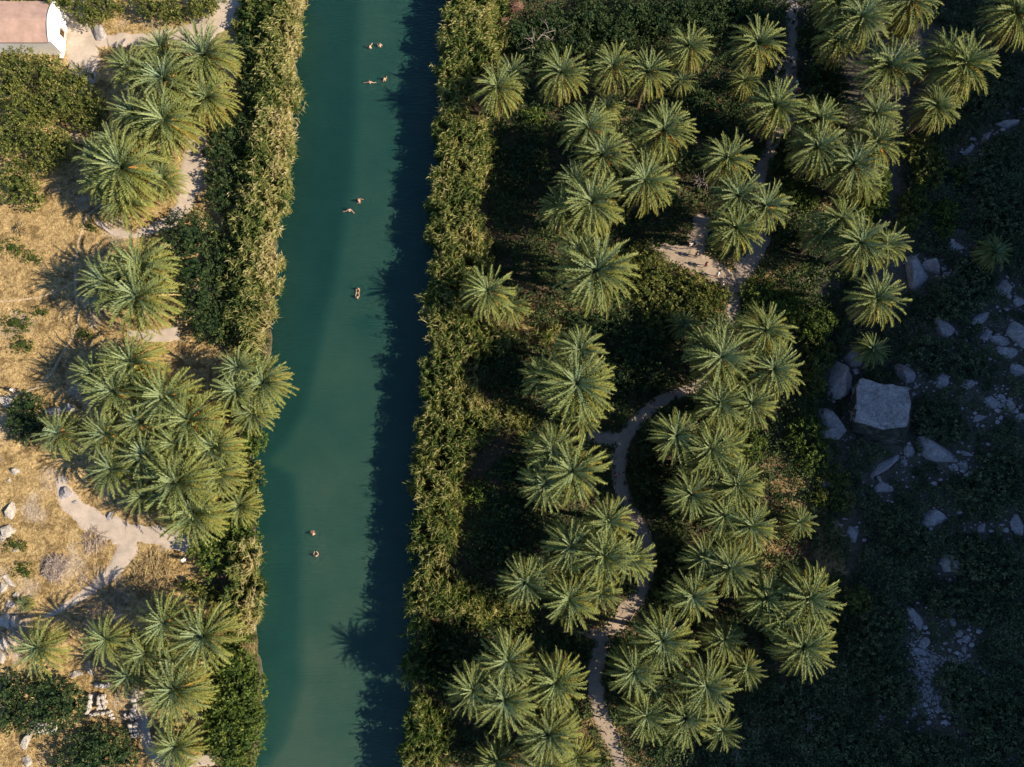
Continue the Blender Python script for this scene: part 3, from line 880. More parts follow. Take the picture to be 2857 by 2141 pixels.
def crown_mesh(name, lobes, mat, seed, clump=2.6, leaves=9, lsize=0.30, csize=0.32, spiky=0.0):
    rng = np.random.default_rng(seed)
    C, Nr = crown_points(lobes, clump, rng)
    C1, Nr1 = crown_points([(x, y, z, a * 0.72, b * 0.72, c * 0.74) for x, y, z, a, b, c in lobes], clump * 1.2, rng)
    C, Nr = np.concatenate([C, C1]), np.concatenate([Nr, Nr1])
    n = len(C)
    ct = np.clip(rng.normal(0.45, 0.19, n), 0, 1)
    C2 = np.repeat(C, leaves, 0); N2 = np.repeat(Nr, leaves, 0)
    rd = rng.normal(size=C2.shape)
    off = rd * csize * rng.uniform(0.3, 0.8, (len(C2), 1))
    D = N2 * (0.55 + spiky) + rng.normal(size=C2.shape) * 0.8
    hint = N2 + 0.5 * rng.normal(size=C2.shape) + np.array([0.0, 0, 0.6])
    ln = rng.uniform(0.65, 1.25, len(C2)) * lsize
    t = np.clip(np.repeat(ct, leaves) + rng.normal(0, 0.16, len(C2)), 0, 1)
    V, F, T = leaf_quads(C2 + off * 0.6, D, hint, ln, ln * 0.55, t)
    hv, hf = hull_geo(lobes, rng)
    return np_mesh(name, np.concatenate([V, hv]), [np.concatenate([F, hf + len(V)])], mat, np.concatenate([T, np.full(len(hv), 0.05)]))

def tube_geo(pts, rad, sides=6):
    pts = np.array(pts, float); rad = np.array(rad, float)
    tg = np.gradient(pts, axis=0); tg /= np.linalg.norm(tg, axis=1)[:, None] + 1e-9
    ref = np.where(np.abs(tg[:, 2:3]) < 0.9, np.array([[0, 0, 1.0]]), np.array([[1.0, 0, 0]]))
    a = np.cross(tg, ref); a /= np.linalg.norm(a, axis=1)[:, None]
    b = np.cross(tg, a)
    th = np.linspace(0, 2 * math.pi, sides, endpoint=False)
    V = pts[:, None] + rad[:, None, None] * (np.cos(th)[None, :, None] * a[:, None] + np.sin(th)[None, :, None] * b[:, None])
    m = len(pts)
    F = [(i * sides + k, i * sides + (k + 1) % sides, (i + 1) * sides + (k + 1) % sides, (i + 1) * sides + k) for i in range(m - 1) for k in range(sides)]
    return V.reshape(-1, 3), np.array(F)

def join_geo(parts):
    Vs, Fs, n = [], [], 0
    for v, f in parts:
        Vs.append(v); Fs.append(f + n); n += len(v)
    return np.concatenate(Vs), np.concatenate(Fs)

def branches(rng, base, height, spread, n, r0=0.12, levels=2):
    parts = []
    for k in range(n):
        az = rng.random() * 6.28; L = height * rng.uniform(0.7, 1.1)
        out = spread * rng.uniform(0.4, 1.0)
        t = np.linspace(0, 1, 6)
        jit = np.cumsum(rng.normal(size=(6, 3)) * 0.07 * height * 0.4, 0); jit[0] = 0
        p = np.stack([base[0] + math.cos(az) * out * t ** 1.3, base[1] + math.sin(az) * out * t ** 1.3, base[2] + L * t ** 0.85], -1) + jit
        parts.append(tube_geo(p, np.linspace(r0, r0 * 0.25, 6), 5))
        if levels > 1:
            for q in range(4):
                i = rng.integers(2, 5); az2 = az + rng.normal() * 0.9; l2 = L * rng.uniform(0.3, 0.5)
                p2 = p[i] + np.linspace(0, 1, 4)[:, None] * np.array([math.cos(az2) * l2, math.sin(az2) * l2, l2 * rng.uniform(-0.1, 0.7)]) + np.concatenate([[[0, 0, 0]], np.cumsum(rng.normal(size=(3, 3)) * 0.06, 0)])
                parts.append(tube_geo(p2, np.linspace(r0 * 0.4, r0 * 0.12, 4), 4))
    return join_geo(parts)

SHRUB_SPOTS = []
def shrub(lobes_px, h, mat, label, group, cat='shrub', name='shrub', trunk=0.0, **kw):
    """lobes_px: (px, py, rx, ry[, height scale])"""
    lob = []
    for L in lobes_px:
        hh = h * (L[4] if len(L) > 4 else 1.0)
        c = at_g(L[0], L[1], hh * 0.55)
        lob.append([c[0], c[1], 0.0, pxm(L[0], L[1], L[2]), pxm(L[0], L[1], L[3]), hh])
    lob = np.array(lob)
    cx, cy = lob[:, 0].mean(), lob[:, 1].mean()
    g = float(ground(cx, cy))
    root = empty(name, (cx, cy, g))
    tag(root, label, cat, group)
    loc = []
    for x, y, _, rx, ry, hh in lob:
        rz = hh * (0.5 if trunk else 0.55)
        SHRUB_SPOTS.append((x, y, max(rx, ry)))
        loc.append((x - cx, y - cy, hh - rz, rx, ry, rz))
    seed = int(lobes_px[0][0] * 13 + lobes_px[0][1])
    area = sum(l[3] * l[4] for l in loc)
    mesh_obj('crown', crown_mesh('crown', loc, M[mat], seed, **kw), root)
    rng = np.random.default_rng(seed)
    V, F = branches(rng, (0, 0, -0.2), h * 0.75, min(loc[0][3], loc[0][4]) * 0.7, 4 if not trunk else 6, 0.06 if not trunk else 0.16, 1 if not trunk else 2)
    mesh_obj('trunk' if trunk else 'stems', np_mesh('stems', V, [F], M['bark']), root)
    return root

G1 = 'olive green trees by the house'
tr = dict(trunk=1.0, clump=3.6, leaves=9, lsize=0.30, csize=0.34)
shrub([(50, 185, 62, 50), (125, 200, 55, 45, .9), (25, 240, 55, 50, .9)], 5.0, 'olive_leaf', 'olive green tree leaning against the front of the white house', G1, 'tree', 'broadleaf_tree', **tr)
shrub([(165, 275, 60, 55), (215, 225, 40, 40, .85), (120, 300, 50, 40, .9)], 4.8, 'olive_leaf', 'olive green tree between the house corner and the first palm clump', G1, 'tree', 'broadleaf_tree', **tr)
shrub([(255, 285, 42, 38), (240, 330, 55, 40, .9)], 4.0, 'olive_leaf', 'small yellowish olive tree touching the left palms of the first clump', G1, 'tree', 'broadleaf_tree', **tr)
shrub([(50, 330, 65, 55), (110, 385, 55, 45, .9), (20, 395, 50, 50, .8)], 4.8, 'olive_leaf', 'wide olive green tree at the left edge below the house tree', G1, 'tree', 'broadleaf_tree', **tr)
shrub([(165, 410, 52, 45), (120, 450, 45, 35, .8)], 4.0, 'olive_leaf', 'dull green tree left of the second palm clump', G1, 'tree', 'broadleaf_tree', **tr)
shrub([(45, 510, 62, 60), (85, 550, 35, 35, .8)], 3.2, 'olive_leaf', 'rounded green bush above the dry meadow at the left edge', G1, 'tree', 'broadleaf_tree', **tr)
shrub([(250, 30, 55, 40), (305, 12, 45, 35, .9)], 4.0, 'olive_leaf', 'loose olive tree behind the house on the top edge', G1, 'tree', 'broadleaf_tree', **tr)
shrub([(175, 5, 50, 28), (90, -10, 60, 25, .9)], 4.0, 'olive_leaf', 'dark olive tree behind the roof on the top edge', G1, 'tree', 'broadleaf_tree', **tr)
shrub([(430, 15, 55, 38), (480, 30, 40, 35, .8)], 3.8, 'olive_leaf', 'loose olive tree above the sandy trail on the top edge', G1, 'tree', 'broadleaf_tree', **tr)
shrub([(560, 18, 40, 36), (590, 5, 32, 30, .9)], 3.4, 'olive_leaf', 'olive tree nearest the reeds on the top edge', G1, 'tree', 'broadleaf_tree', **tr)
G2 = 'dark rounded evergreen bushes on the left bank'
dk = dict(clump=3.6, leaves=9, lsize=0.30, csize=0.26)
shrub([(525, 655, 80, 75), (530, 745, 78, 72), (560, 835, 70, 72, .95), (590, 905, 58, 52, .85), (610, 720, 45, 60, .8)], 3.9, 'dark_leaf', 'big dark evergreen bush beside the three-headed palm clump', G2, **dk)
shrub([(640, 370, 55, 50), (610, 420, 45, 45, .9), (690, 330, 40, 50)], 3.0, 'dark_leaf', 'dark bush between the first palm clump and the reeds', G2, **dk)
shrub([(620, 540, 45, 50), (650, 480, 45, 50), (600, 490, 30, 35, .8)], 2.8, 'dark_leaf', 'dark leafy bush right of the second palm clump by the reeds', G2, **dk)
shrub([(690, 150, 35, 75), (700, 240, 35, 60)], 3.0, 'dark_leaf', 'narrow dark bush along the back of the upper left reeds', G2, **dk)
shrub([(75, 1130, 45, 38), (85, 1190, 50, 45), (50, 1170, 35, 40)], 2.6, 'dark_leaf', 'dark bush in shade left of the big palm clump', G2, **dk)
shrub([(130, 1945, 90, 60), (110, 2000, 75, 50), (190, 1970, 45, 50, .9)], 3.4, 'dark_leaf', 'dark glossy bush left of the ruined walls', G2, **dk)
shrub([(270, 2075, 85, 50), (250, 2120, 110, 60), (335, 2115, 45, 45, .8)], 3.4, 'dark_leaf', 'dark glossy bush at the bottom edge below the ruined walls', G2, **dk)
shrub([(15, 1930, 40, 55), (20, 2000, 38, 45)], 2.6, 'dark_leaf', 'dark bush cut by the left edge above the pale outcrop', G2, **dk)
G3 = 'leafy bushes along the left waterside'
bk = dict(clump=3.2, leaves=9, lsize=0.34, csize=0.3)
shrub([(650, 1870, 55, 50), (690, 1930, 50, 55), (640, 1950, 60, 55)], 3.0, 'bright_leaf', 'green waterside bush right of the lowest left palm group', G3, **bk)
shrub([(690, 2010, 50, 50), (620, 2030, 60, 50), (680, 2080, 52, 45), (640, 2100, 50, 40)], 2.8, 'bright_leaf', 'green waterside bush at the bottom left of the river', G3, **bk)
shrub([(570, 1530, 38, 40), (605, 1495, 45, 35), (590, 1570, 35, 45)], 2.4, 'bright_leaf', 'green bush behind the lower left reeds near the dirt trail', G3, **bk)
shrub([(690, 1490, 38, 38), (650, 1480, 30, 30)], 2.2, 'bright_leaf', 'small green bush on the bank below the yellowish waterside palm', G3, **bk)
shrub([(710, 1232, 34, 40)], 2.2, 'bright_leaf', 'small bank bush under the palms that overhang the water', G3, **bk)
shrub([(700, 1340, 34, 55), (690, 1420, 36, 30)], 2.2, 'olive_leaf', 'narrow bank bush right of the big palm clump', G3, **bk)
shrub([(540, 1640, 35, 25), (580, 1660, 30, 30)], 1.6, 'olive_leaf', 'low weedy bush between the palm debris and the lower reeds', G3, **bk)
G4 = 'dark scrub trees at the top of the right bank'
for px, py, r, lb_ in ((1455, 95, 48, 'dark scrub bush nearest the upper right reeds'), (1530, 65, 52, 'dark scrub bush with bare twigs, second from the upper right reeds'),
                       (1600, 110, 50, 'dark scrub bush above the gap between two upper row palms'), (1640, 45, 55, 'dark scrub bush on the top edge, third from the right reeds'),
                       (1715, 85, 55, 'dark scrub bush above the twin palms of the upper row'), (1760, 25, 58, 'dark scrub bush on the top edge above the twin palms'),
                       (1845, 55, 55, 'dark scrub bush left of the palm beside the upper path'), (1910, 15, 58, 'dark scrub bush on the top edge, fourth left from the path'),
                       (1975, 45, 58, 'dark scrub bush behind the palm beside the upper path'), (2050, 12, 58, 'dark scrub bush on the top edge, second left from the path'),
                       (2125, 40, 50, 'dark scrub bush bordering the upper path on its left'), (1500, 150, 45, 'low dark scrub bush above the first upper row palm')):
    shrub([(px, py, r, r * 0.9), (px + r * 0.5, py + r * 0.35, r * 0.6, r * 0.55, .85)], 3.4, 'dark_leaf', lb_, G4, **dk)
G5 = 'bushes between the palms of the right bank'
for lobes, hh, mt, lb_ in (
    ([(1490, 325, 34, 22)], 1.8, 'bright_leaf', 'small bright green bush right of the fork-crowned reed palm'),
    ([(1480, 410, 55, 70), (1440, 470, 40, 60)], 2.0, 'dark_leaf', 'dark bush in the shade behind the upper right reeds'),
    ([(1940, 280, 55, 38), (1990, 330, 50, 45)], 2.6, 'dark_leaf', 'dark green bush below the palm beside the upper path'),
    ([(1800, 715, 50, 45), (1825, 770, 48, 50), (1800, 810, 45, 40)], 2.6, 'olive_leaf', 'rounded sunlit bush left of the walkers on the bright path'),
    ([(1925, 785, 45, 38), (1945, 815, 42, 35)], 2.4, 'olive_leaf', 'dome-shaped bush directly below the bright path'),
    ([(2000, 825, 38, 35), (1960, 850, 45, 35)], 2.2, 'olive_leaf', 'yellowish bush right of the dome-shaped one below the bright path'),
    ([(1860, 850, 45, 38), (1830, 890, 45, 35)], 2.2, 'olive_leaf', 'mid green bush left of the low palm under the bright path'),
    ([(1650, 915, 60, 38), (1720, 920, 50, 40), (1610, 890, 35, 25, .7)], 2.2, 'dark_leaf', 'dark patchy bush under the large palm with the dead skirt'),
    ([(1770, 1000, 65, 60), (1730, 1055, 55, 50), (1830, 960, 50, 50), (1810, 1050, 50, 45, .9)], 2.8, 'dark_leaf', 'large dark thicket inside the bend of the path'),
    ([(2120, 810, 60, 40), (2180, 850, 50, 40)], 3.0, 'bright_leaf', 'sunlit bush just right of the lower end of the bright path'),
    ([(2240, 870, 45, 35), (2290, 900, 45, 42), (2260, 940, 35, 30)], 2.8, 'bright_leaf', 'sunlit bush under the solitary palm at the edge of the shade'),
    ([(2285, 985, 42, 50), (2270, 1060, 35, 45)], 2.6, 'olive_leaf', 'olive bush left of the tall slab-like boulder'),
    ([(2250, 1215, 55, 50), (2270, 1265, 48, 45)], 3.0, 'bright_leaf', 'bright green bush below the split boulder'),
    ([(2097, 1245, 42, 45)], 2.6, 'bright_leaf', 'small round green bush tucked right of the middle palms'),
    ([(2330, 1340, 45, 40), (2350, 1400, 40, 35), (2290, 1390, 30, 25)], 1.8, 'olive_leaf', 'open bush around the pale boulder left of the cracked one'),
    ([(2395, 1675, 38, 38)], 2.6, 'olive_leaf', 'lone sunlit yellow-green bush right of the lowest right palms'),
    ([(2570, 420, 48, 42), (2600, 460, 45, 40), (2590, 500, 35, 30)], 2.6, 'olive_leaf', 'brownish sunlit shrub on the hillside below the small upper right palm'),
    ([(2550, 570, 42, 42), (2530, 620, 35, 28)], 2.6, 'olive_leaf', 'yellow-green shrub below the brownish hillside shrub'),
    ([(2468, 500, 18, 55), (2440, 570, 38, 35)], 3.0, 'bright_leaf', 'slim upright bush right of the long-skirted palm'),
    ([(2645, 590, 38, 36), (2635, 640, 25, 20)], 2.0, 'bright_leaf', 'half-lit bush right of the yellow-green hillside shrub'),
    ([(2680, 490, 22, 26)], 1.6, 'bright_leaf', 'small half-lit bush above the half-lit one'),
    ([(2214, 530, 48, 35), (2250, 560, 35, 25)], 1.8, 'bright_leaf', 'low green bush above the dry patch in the middle of the palms'),
    ([(1455, 1170, 40, 35), (1400, 1150, 40, 25, .8)], 2.2, 'olive_leaf', 'olive shrub closing the dark gap behind the middle reeds'),
    ([(1325, 1372, 30, 32)], 2.2, 'bright_leaf', 'small yellow-green bush standing in the dark behind the reeds'),
    ([(1400, 1705, 55, 35), (1340, 1690, 45, 35), (1450, 1740, 35, 30)], 2.0, 'olive_leaf', 'sunlit shrubs ending the lower right reeds'),
    ([(1800, 1400, 40, 40), (1840, 1360, 40, 50)], 1.8, 'dark_leaf', 'dark bush inside the lower bend of the path'),
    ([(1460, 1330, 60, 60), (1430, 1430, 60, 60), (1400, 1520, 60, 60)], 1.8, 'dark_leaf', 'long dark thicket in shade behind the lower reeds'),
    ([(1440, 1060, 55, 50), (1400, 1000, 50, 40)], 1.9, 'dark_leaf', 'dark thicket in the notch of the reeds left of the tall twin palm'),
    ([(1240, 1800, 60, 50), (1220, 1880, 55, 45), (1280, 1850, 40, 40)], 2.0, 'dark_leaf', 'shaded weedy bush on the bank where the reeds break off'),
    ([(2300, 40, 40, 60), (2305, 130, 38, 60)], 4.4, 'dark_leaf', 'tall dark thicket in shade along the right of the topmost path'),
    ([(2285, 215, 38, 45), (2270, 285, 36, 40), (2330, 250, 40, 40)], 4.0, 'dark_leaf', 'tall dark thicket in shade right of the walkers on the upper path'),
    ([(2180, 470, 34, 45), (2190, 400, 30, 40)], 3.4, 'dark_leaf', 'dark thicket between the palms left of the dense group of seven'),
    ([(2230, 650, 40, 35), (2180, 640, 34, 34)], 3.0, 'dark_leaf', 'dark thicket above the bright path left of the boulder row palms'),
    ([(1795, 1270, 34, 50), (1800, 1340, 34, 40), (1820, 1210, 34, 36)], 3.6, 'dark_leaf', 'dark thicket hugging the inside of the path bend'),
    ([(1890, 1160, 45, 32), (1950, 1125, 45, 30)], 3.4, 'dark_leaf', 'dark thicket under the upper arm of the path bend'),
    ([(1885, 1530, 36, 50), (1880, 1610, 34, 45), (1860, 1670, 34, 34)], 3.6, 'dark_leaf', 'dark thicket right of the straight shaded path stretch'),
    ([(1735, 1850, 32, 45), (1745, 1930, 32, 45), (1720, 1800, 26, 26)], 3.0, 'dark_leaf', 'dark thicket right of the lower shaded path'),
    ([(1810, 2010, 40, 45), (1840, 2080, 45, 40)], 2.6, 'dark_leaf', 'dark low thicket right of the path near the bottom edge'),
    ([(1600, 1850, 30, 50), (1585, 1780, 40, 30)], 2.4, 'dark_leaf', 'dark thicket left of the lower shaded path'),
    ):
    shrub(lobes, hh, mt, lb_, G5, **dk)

G6 = 'rounded scrub bushes on the shaded hillside'
hs = dict(clump=3.4, leaves=9, lsize=0.34, csize=0.3)
for lobes, hh, lb_ in (
    ([(2680, 815, 75, 60), (2720, 760, 50, 45), (2640, 860, 40, 35)], 2.4, 'large dark green scrub bush left of the furrowed block'),
    ([(2690, 1920, 75, 70), (2720, 1990, 50, 50)], 2.2, 'round dark scrub bush right of the stony trail'),
    ([(2500, 1890, 60, 60), (2490, 1960, 55, 45)], 2.0, 'dark scrub bush left of the stony trail'),
    ([(2460, 1740, 65, 60), (2420, 1800, 50, 50)], 2.2, 'dark scrub bush left of the long pinkish outcrop'),
    ([(2650, 1680, 60, 45), (2720, 1690, 50, 45)], 2.0, 'scrub bush above the pair of stones in the lower scrub'),
    ([(2720, 1560, 65, 55), (2790, 1600, 60, 60)], 2.2, 'scrub bush right of the tall oval boulder'),
    ([(2560, 1510, 50, 45), (2500, 1470, 50, 45)], 1.9, 'scrub bush between the tall oval and the broad ragged boulders'),
    ([(2740, 1360, 60, 50), (2800, 1310, 55, 50)], 2.2, 'scrub bush below the egg-shaped stone'),
    ([(2600, 1170, 55, 50), (2650, 1200, 45, 40)], 2.0, 'scrub bush hard against the right side of the huge block'),
    ([(2580, 985, 55, 45), (2700, 1010, 50, 40)], 2.0, 'scrub bush between the five-sided boulder and the kite-shaped one'),
    ([(2780, 560, 60, 55), (2820, 620, 50, 50)], 2.2, 'scrub bush above the dark low palm on the hillside'),
    ([(2740, 470, 55, 45), (2800, 430, 50, 40)], 2.0, 'scrub bush below the broad pale ledge'),
    ([(2690, 250, 60, 55), (2760, 270, 55, 50)], 2.2, 'scrub bush left of the broad pale ledge, near the double palm'),
    ([(2340, 2060, 65, 50), (2420, 2100, 60, 45)], 2.0, 'scrub bush near the thin bare bush at the bottom'),
    ([(2560, 2090, 60, 40), (2640, 2110, 60, 40)], 2.0, 'scrub bush at the bottom edge below the flat lilac stone'),
    ([(2780, 2060, 60, 55), (2830, 2000, 50, 50)], 2.2, 'scrub bush in the lower right corner'),
    ([(2260, 1930, 55, 45), (2200, 1980, 50, 45)], 1.8, 'scrub bush in the shade below the lowest right palm'),
    ):
    shrub(lobes, hh, 'scrub', lb_, G6, **hs)
G7 = 'low grey-green tufts in the dry meadow'
for x, y, r, lb_ in ((30, 690, 34, 'low grey-green tuft in the meadow, upper one at the left edge'), (90, 720, 26, 'small grey-green tuft right of the upper edge tuft'),
                     (40, 900, 42, 'wide grey-green tuft at the left edge above the thin trail'), (60, 960, 34, 'grey-green tuft left of the big clump shadow'),
                     (110, 870, 22, 'small tuft just under the forked thin trail'), (230, 930, 24, 'brown-green tuft under the three-headed clump'),
                     (40, 1520, 30, 'grey-green tuft among the white edge boulders'), (60, 1590, 30, 'pale tuft below the white edge boulders'),
                     (250, 630, 20, 'tiny tuft beside the top of the thin trail')):
    shrub([(x, y, r, r * 0.8), (x + r * 0.6, y + r * 0.3, r * 0.5, r * 0.45, .8)], 0.7, 'olive_leaf', lb_, G7, clump=3.0, leaves=8, lsize=0.24, csize=0.3)

# ------------------------------------------------------------------ reeds
def reed_bed(name, poly_px, density, label, hgt=(3.7, 4.4), tan=0.0, lean=(0.0, 0.0), seed=0, edge=None):
    rng = np.random.default_rng(seed)
    poly = poly_at(poly_px, 1.5)
    P = scatter(poly, density, rng)
    P = P + np.stack([0.8 * wav(P[:, 0], P[:, 1], 1.4, seed) + 0.9 * wav(P[:, 1], P[:, 1] * 0.3, 0.45, seed + 8), 0.6 * wav(P[:, 0], P[:, 1], 1.7, seed + 1)], -1)
    P = P[(wav(P[:, 0], P[:, 1], 2.6, seed + 11) + 0.5 * rng.normal(size=len(P))) > -0.8]
    pd = seg_dist(P, np.concatenate([poly, poly[:1]]))
    near = np.zeros(len(P), bool)
    if edge is not None: near = (P[:, 0] - bankx(edge[1], P[:, 1])) * -edge[0] < 2.2
    keep = near | (rng.random(len(P)) < 0.25 + 0.75 * smooth01(pd / 1.1))
    P, pd, near = P[keep], pd[keep], near[keep]
    n = len(P)
    hmap = 0.5 + 0.5 * wav(P[:, 0], P[:, 1], 0.9, seed + 2)
    H = hgt[0] + (hgt[1] - hgt[0]) * (0.6 * hmap + 0.4 * rng.random(n))
    if edge is not None and edge[0] < 0: H = np.where(near, 4.0 + 0.15 * rng.normal(size=n), H)
    H = H * np.where(near, 1.0, 0.5 + 0.5 * smooth01(pd / 2.2))
    if edge is not None and edge[0] > 0: H = H * (1 - 0.40 * smooth01((bankx(edge[1], P[:, 1]) - P[:, 0] - 2.0) / 3.5))
    z0 = np.maximum(ground(P[:, 0], P[:, 1]), -1.2)
    az = rng.random(n) * 6.28
    clump = 0.9 * np.stack([wav(P[:, 0], P[:, 1], 1.6, seed + 5), wav(P[:, 0], P[:, 1], 1.6, seed + 7)], -1)
    ld = np.stack([np.cos(az), np.sin(az)], -1) * (rng.random((n, 1)) * 0.5) + clump * 0.6 + np.array(lean)
    if edge is not None and edge[0] < 0: ld = np.where(near[:, None], ld * 0.45, ld)
    if edge is not None:                                       # stalks on the water side bow out over it
        side, bl = edge
        dx = (P[:, 0] - bankx(bl, P[:, 1])) * side
        ld[:, 0] += side * np.clip(1.4 - np.abs(dx - 0.2), 0, 1.4) * rng.random(n) * (0.9 if side > 0 else 0.5)
    out = rng.random(n) < (0.05 if edge is not None and edge[0] > 0 else 0.012)
    H = H + out * rng.uniform(0.2, 0.9, n)
    if edge is not None: ld[:, 0] += out * edge[0] * (np.abs(P[:, 0] - bankx(edge[1], P[:, 1])) < 1.6) * rng.uniform(0.5, 1.5, n)
    ptone = 0.38 + 0.2 * out + tan + 0.20 * wav(P[:, 0], P[:, 1], 0.55, seed + 3) + 0.16 * wav(P[:, 0] * 1.6, P[:, 1], 2.2, seed + 4) + 0.13 * rng.normal(size=n)
    if edge is not None:
        side, bl = edge
        dx = P[:, 0] - bankx(bl, P[:, 1])
        ptone = ptone + (0.36 * np.exp(-((dx + 0.2) / 0.7) ** 2) - 0.16 * smooth01((-dx - 2.5) / 3) if side > 0 else 0.20 * smooth01((dx - 3.5) / 2.5) * (0.6 + 0.6 * wav(P[:, 0], P[:, 1], 0.7, 9.0)))  # straw stems on the sunward side, with sunlit brightness put into the tone
    top = np.column_stack([P + ld, z0 + H])
    base = np.column_stack([P, z0])
    flow = 2.2 + 1.6 * wav(P[:, 0], P[:, 1], 0.5, seed + 21)
    # stems: two crossed strips
    w = 0.034
    Vs, Fs, Ts, c = [], [], [], 0
    for dx, dy in ((w, 0), (0, w)):
        o = np.array([dx, dy, 0]);
        V = np.stack([base - o, base + o, top + o * 0.5, top - o * 0.5], 1)
        Vs.append(V.reshape(-1, 3)); Fs.append(np.arange(n * 4).reshape(n, 4) + c); c += n * 4
        Ts.append(np.repeat(np.clip(ptone + 0.30, 0, 1), 4))
    # leaves, each bent: 3 tris as one quad and a tip
    kleaf = 14
    for k in range(kleaf):
        t = 0.30 + 0.70 * (k + rng.random(n) * 0.8) / kleaf
        q = base + (top - base) * t[:, None]
        a = flow + rng.normal(size=n) * 1.15 + (k % 2) * 1.2
        d = np.stack([np.cos(a), np.sin(a), np.full(n, 0.75)], -1); d += np.column_stack([ld * 0.25, np.zeros(n)])
        d /= np.linalg.norm(d, axis=1)[:, None]
        L = rng.uniform(0.6, 1.15, n) * (1.25 - 0.55 * t)
        S = np.stack([-np.sin(a), np.cos(a), np.zeros(n)], -1) * (0.030 + 0.022 * rng.random(n))[:, None]
        m1 = q + d * (L * 0.5)[:, None]
        d2 = d.copy(); d2[:, 2] = -0.25
        tip = m1 + d2 * (L * 0.55)[:, None]
        V = np.stack([q - S * 0.5, q + S * 0.5, m1 + S, tip, m1 - S], 1)
        Vs.append(V.reshape(-1, 3)); Fs.append(np.arange(n * 5).reshape(n, 5) + c); c += n * 5
        Ts.append(np.repeat(np.clip(ptone + rng.normal(0, 0.15, n) + 0.20 * (t - 0.6) - (0.15 if k % 3 == 0 else 0), 0, 1), 5))
    q4 = np.concatenate([f for f in Fs if f.shape[1] == 4]); q5 = np.concatenate([f for f in Fs if f.shape[1] == 5])
    o = mesh_obj(name, np_mesh(name, np.concatenate(Vs), [q4, q5], M['reed'], np.concatenate(Ts)))
    return tag(o, label, 'reeds', kind='stuff')

reed_bed('reed_bed', [(690, -60), (850, -60), (848, 0), (826, 120), (836, 190), (815, 270), (808, 400), (792, 540), (775, 640), (768, 760), (768, 860), (752, 940), (735, 985), (640, 960), (600, 930), (600, 850), (590, 760), (620, 660), (630, 560), (645, 470), (660, 380), (680, 280), (675, 150), (660, 60)], 11, 'tall yellow-green reeds along the upper left river bank', tan=0.10, seed=1, edge=(1, lb))
reed_bed('reed_bed', [(650, 1520), (690, 1500), (708, 1560), (712, 1680), (722, 1760), (690, 1780), (655, 1700), (630, 1620), (620, 1560)], 9, 'short strip of reeds on the lower left river bank', (2.6, 3.8), tan=0.05, seed=2, edge=(1, lb))
reed_bed('reed_bed', [(1255, -60), (1400, -60), (1398, 60), (1405, 140), (1395, 190), (1340, 200), (1310, 260), (1310, 320), (1385, 345), (1375, 450), (1360, 560), (1370, 660), (1385, 760), (1340, 790), (1310, 830), (1330, 890), (1400, 920), (1480, 925), (1540, 905), (1560, 925), (1480, 965), (1390, 985), (1325, 1010), (1320, 1080), (1370, 1120), (1440, 1160), (1480, 1190), (1400, 1215), (1350, 1260), (1310, 1330), (1300, 1420), (1285, 1500), (1290, 1600), (1330, 1660), (1400, 1690), (1380, 1740), (1290, 1740), (1230, 1735), (1160, 1730), (1152, 1700), (1160, 1550), (1172, 1291), (1186, 1033), (1204, 775), (1222, 517), (1235, 200)], 11, 'wide belt of tall yellow-green reeds along the right river bank', tan=0.06, seed=3, edge=(-1, rb))
reed_bed('reed_bed', [(1140, 1930), (1190, 1930), (1240, 1985), (1260, 2060), (1255, 2200), (1140, 2200), (1130, 2040)], 9, 'patch of reeds at the bottom of the right river bank', (2.8, 4.0), tan=-0.02, seed=4, edge=(-1, rb))
reed_bed('reed_bed', [(1150, 1730), (1230, 1740), (1260, 1850), (1220, 1930), (1140, 1930), (1132, 1850)], 4, 'thin dark reeds in palm shade between the two right reed beds', (2.2, 3.4), tan=-0.1, seed=5, edge=(-1, rb))

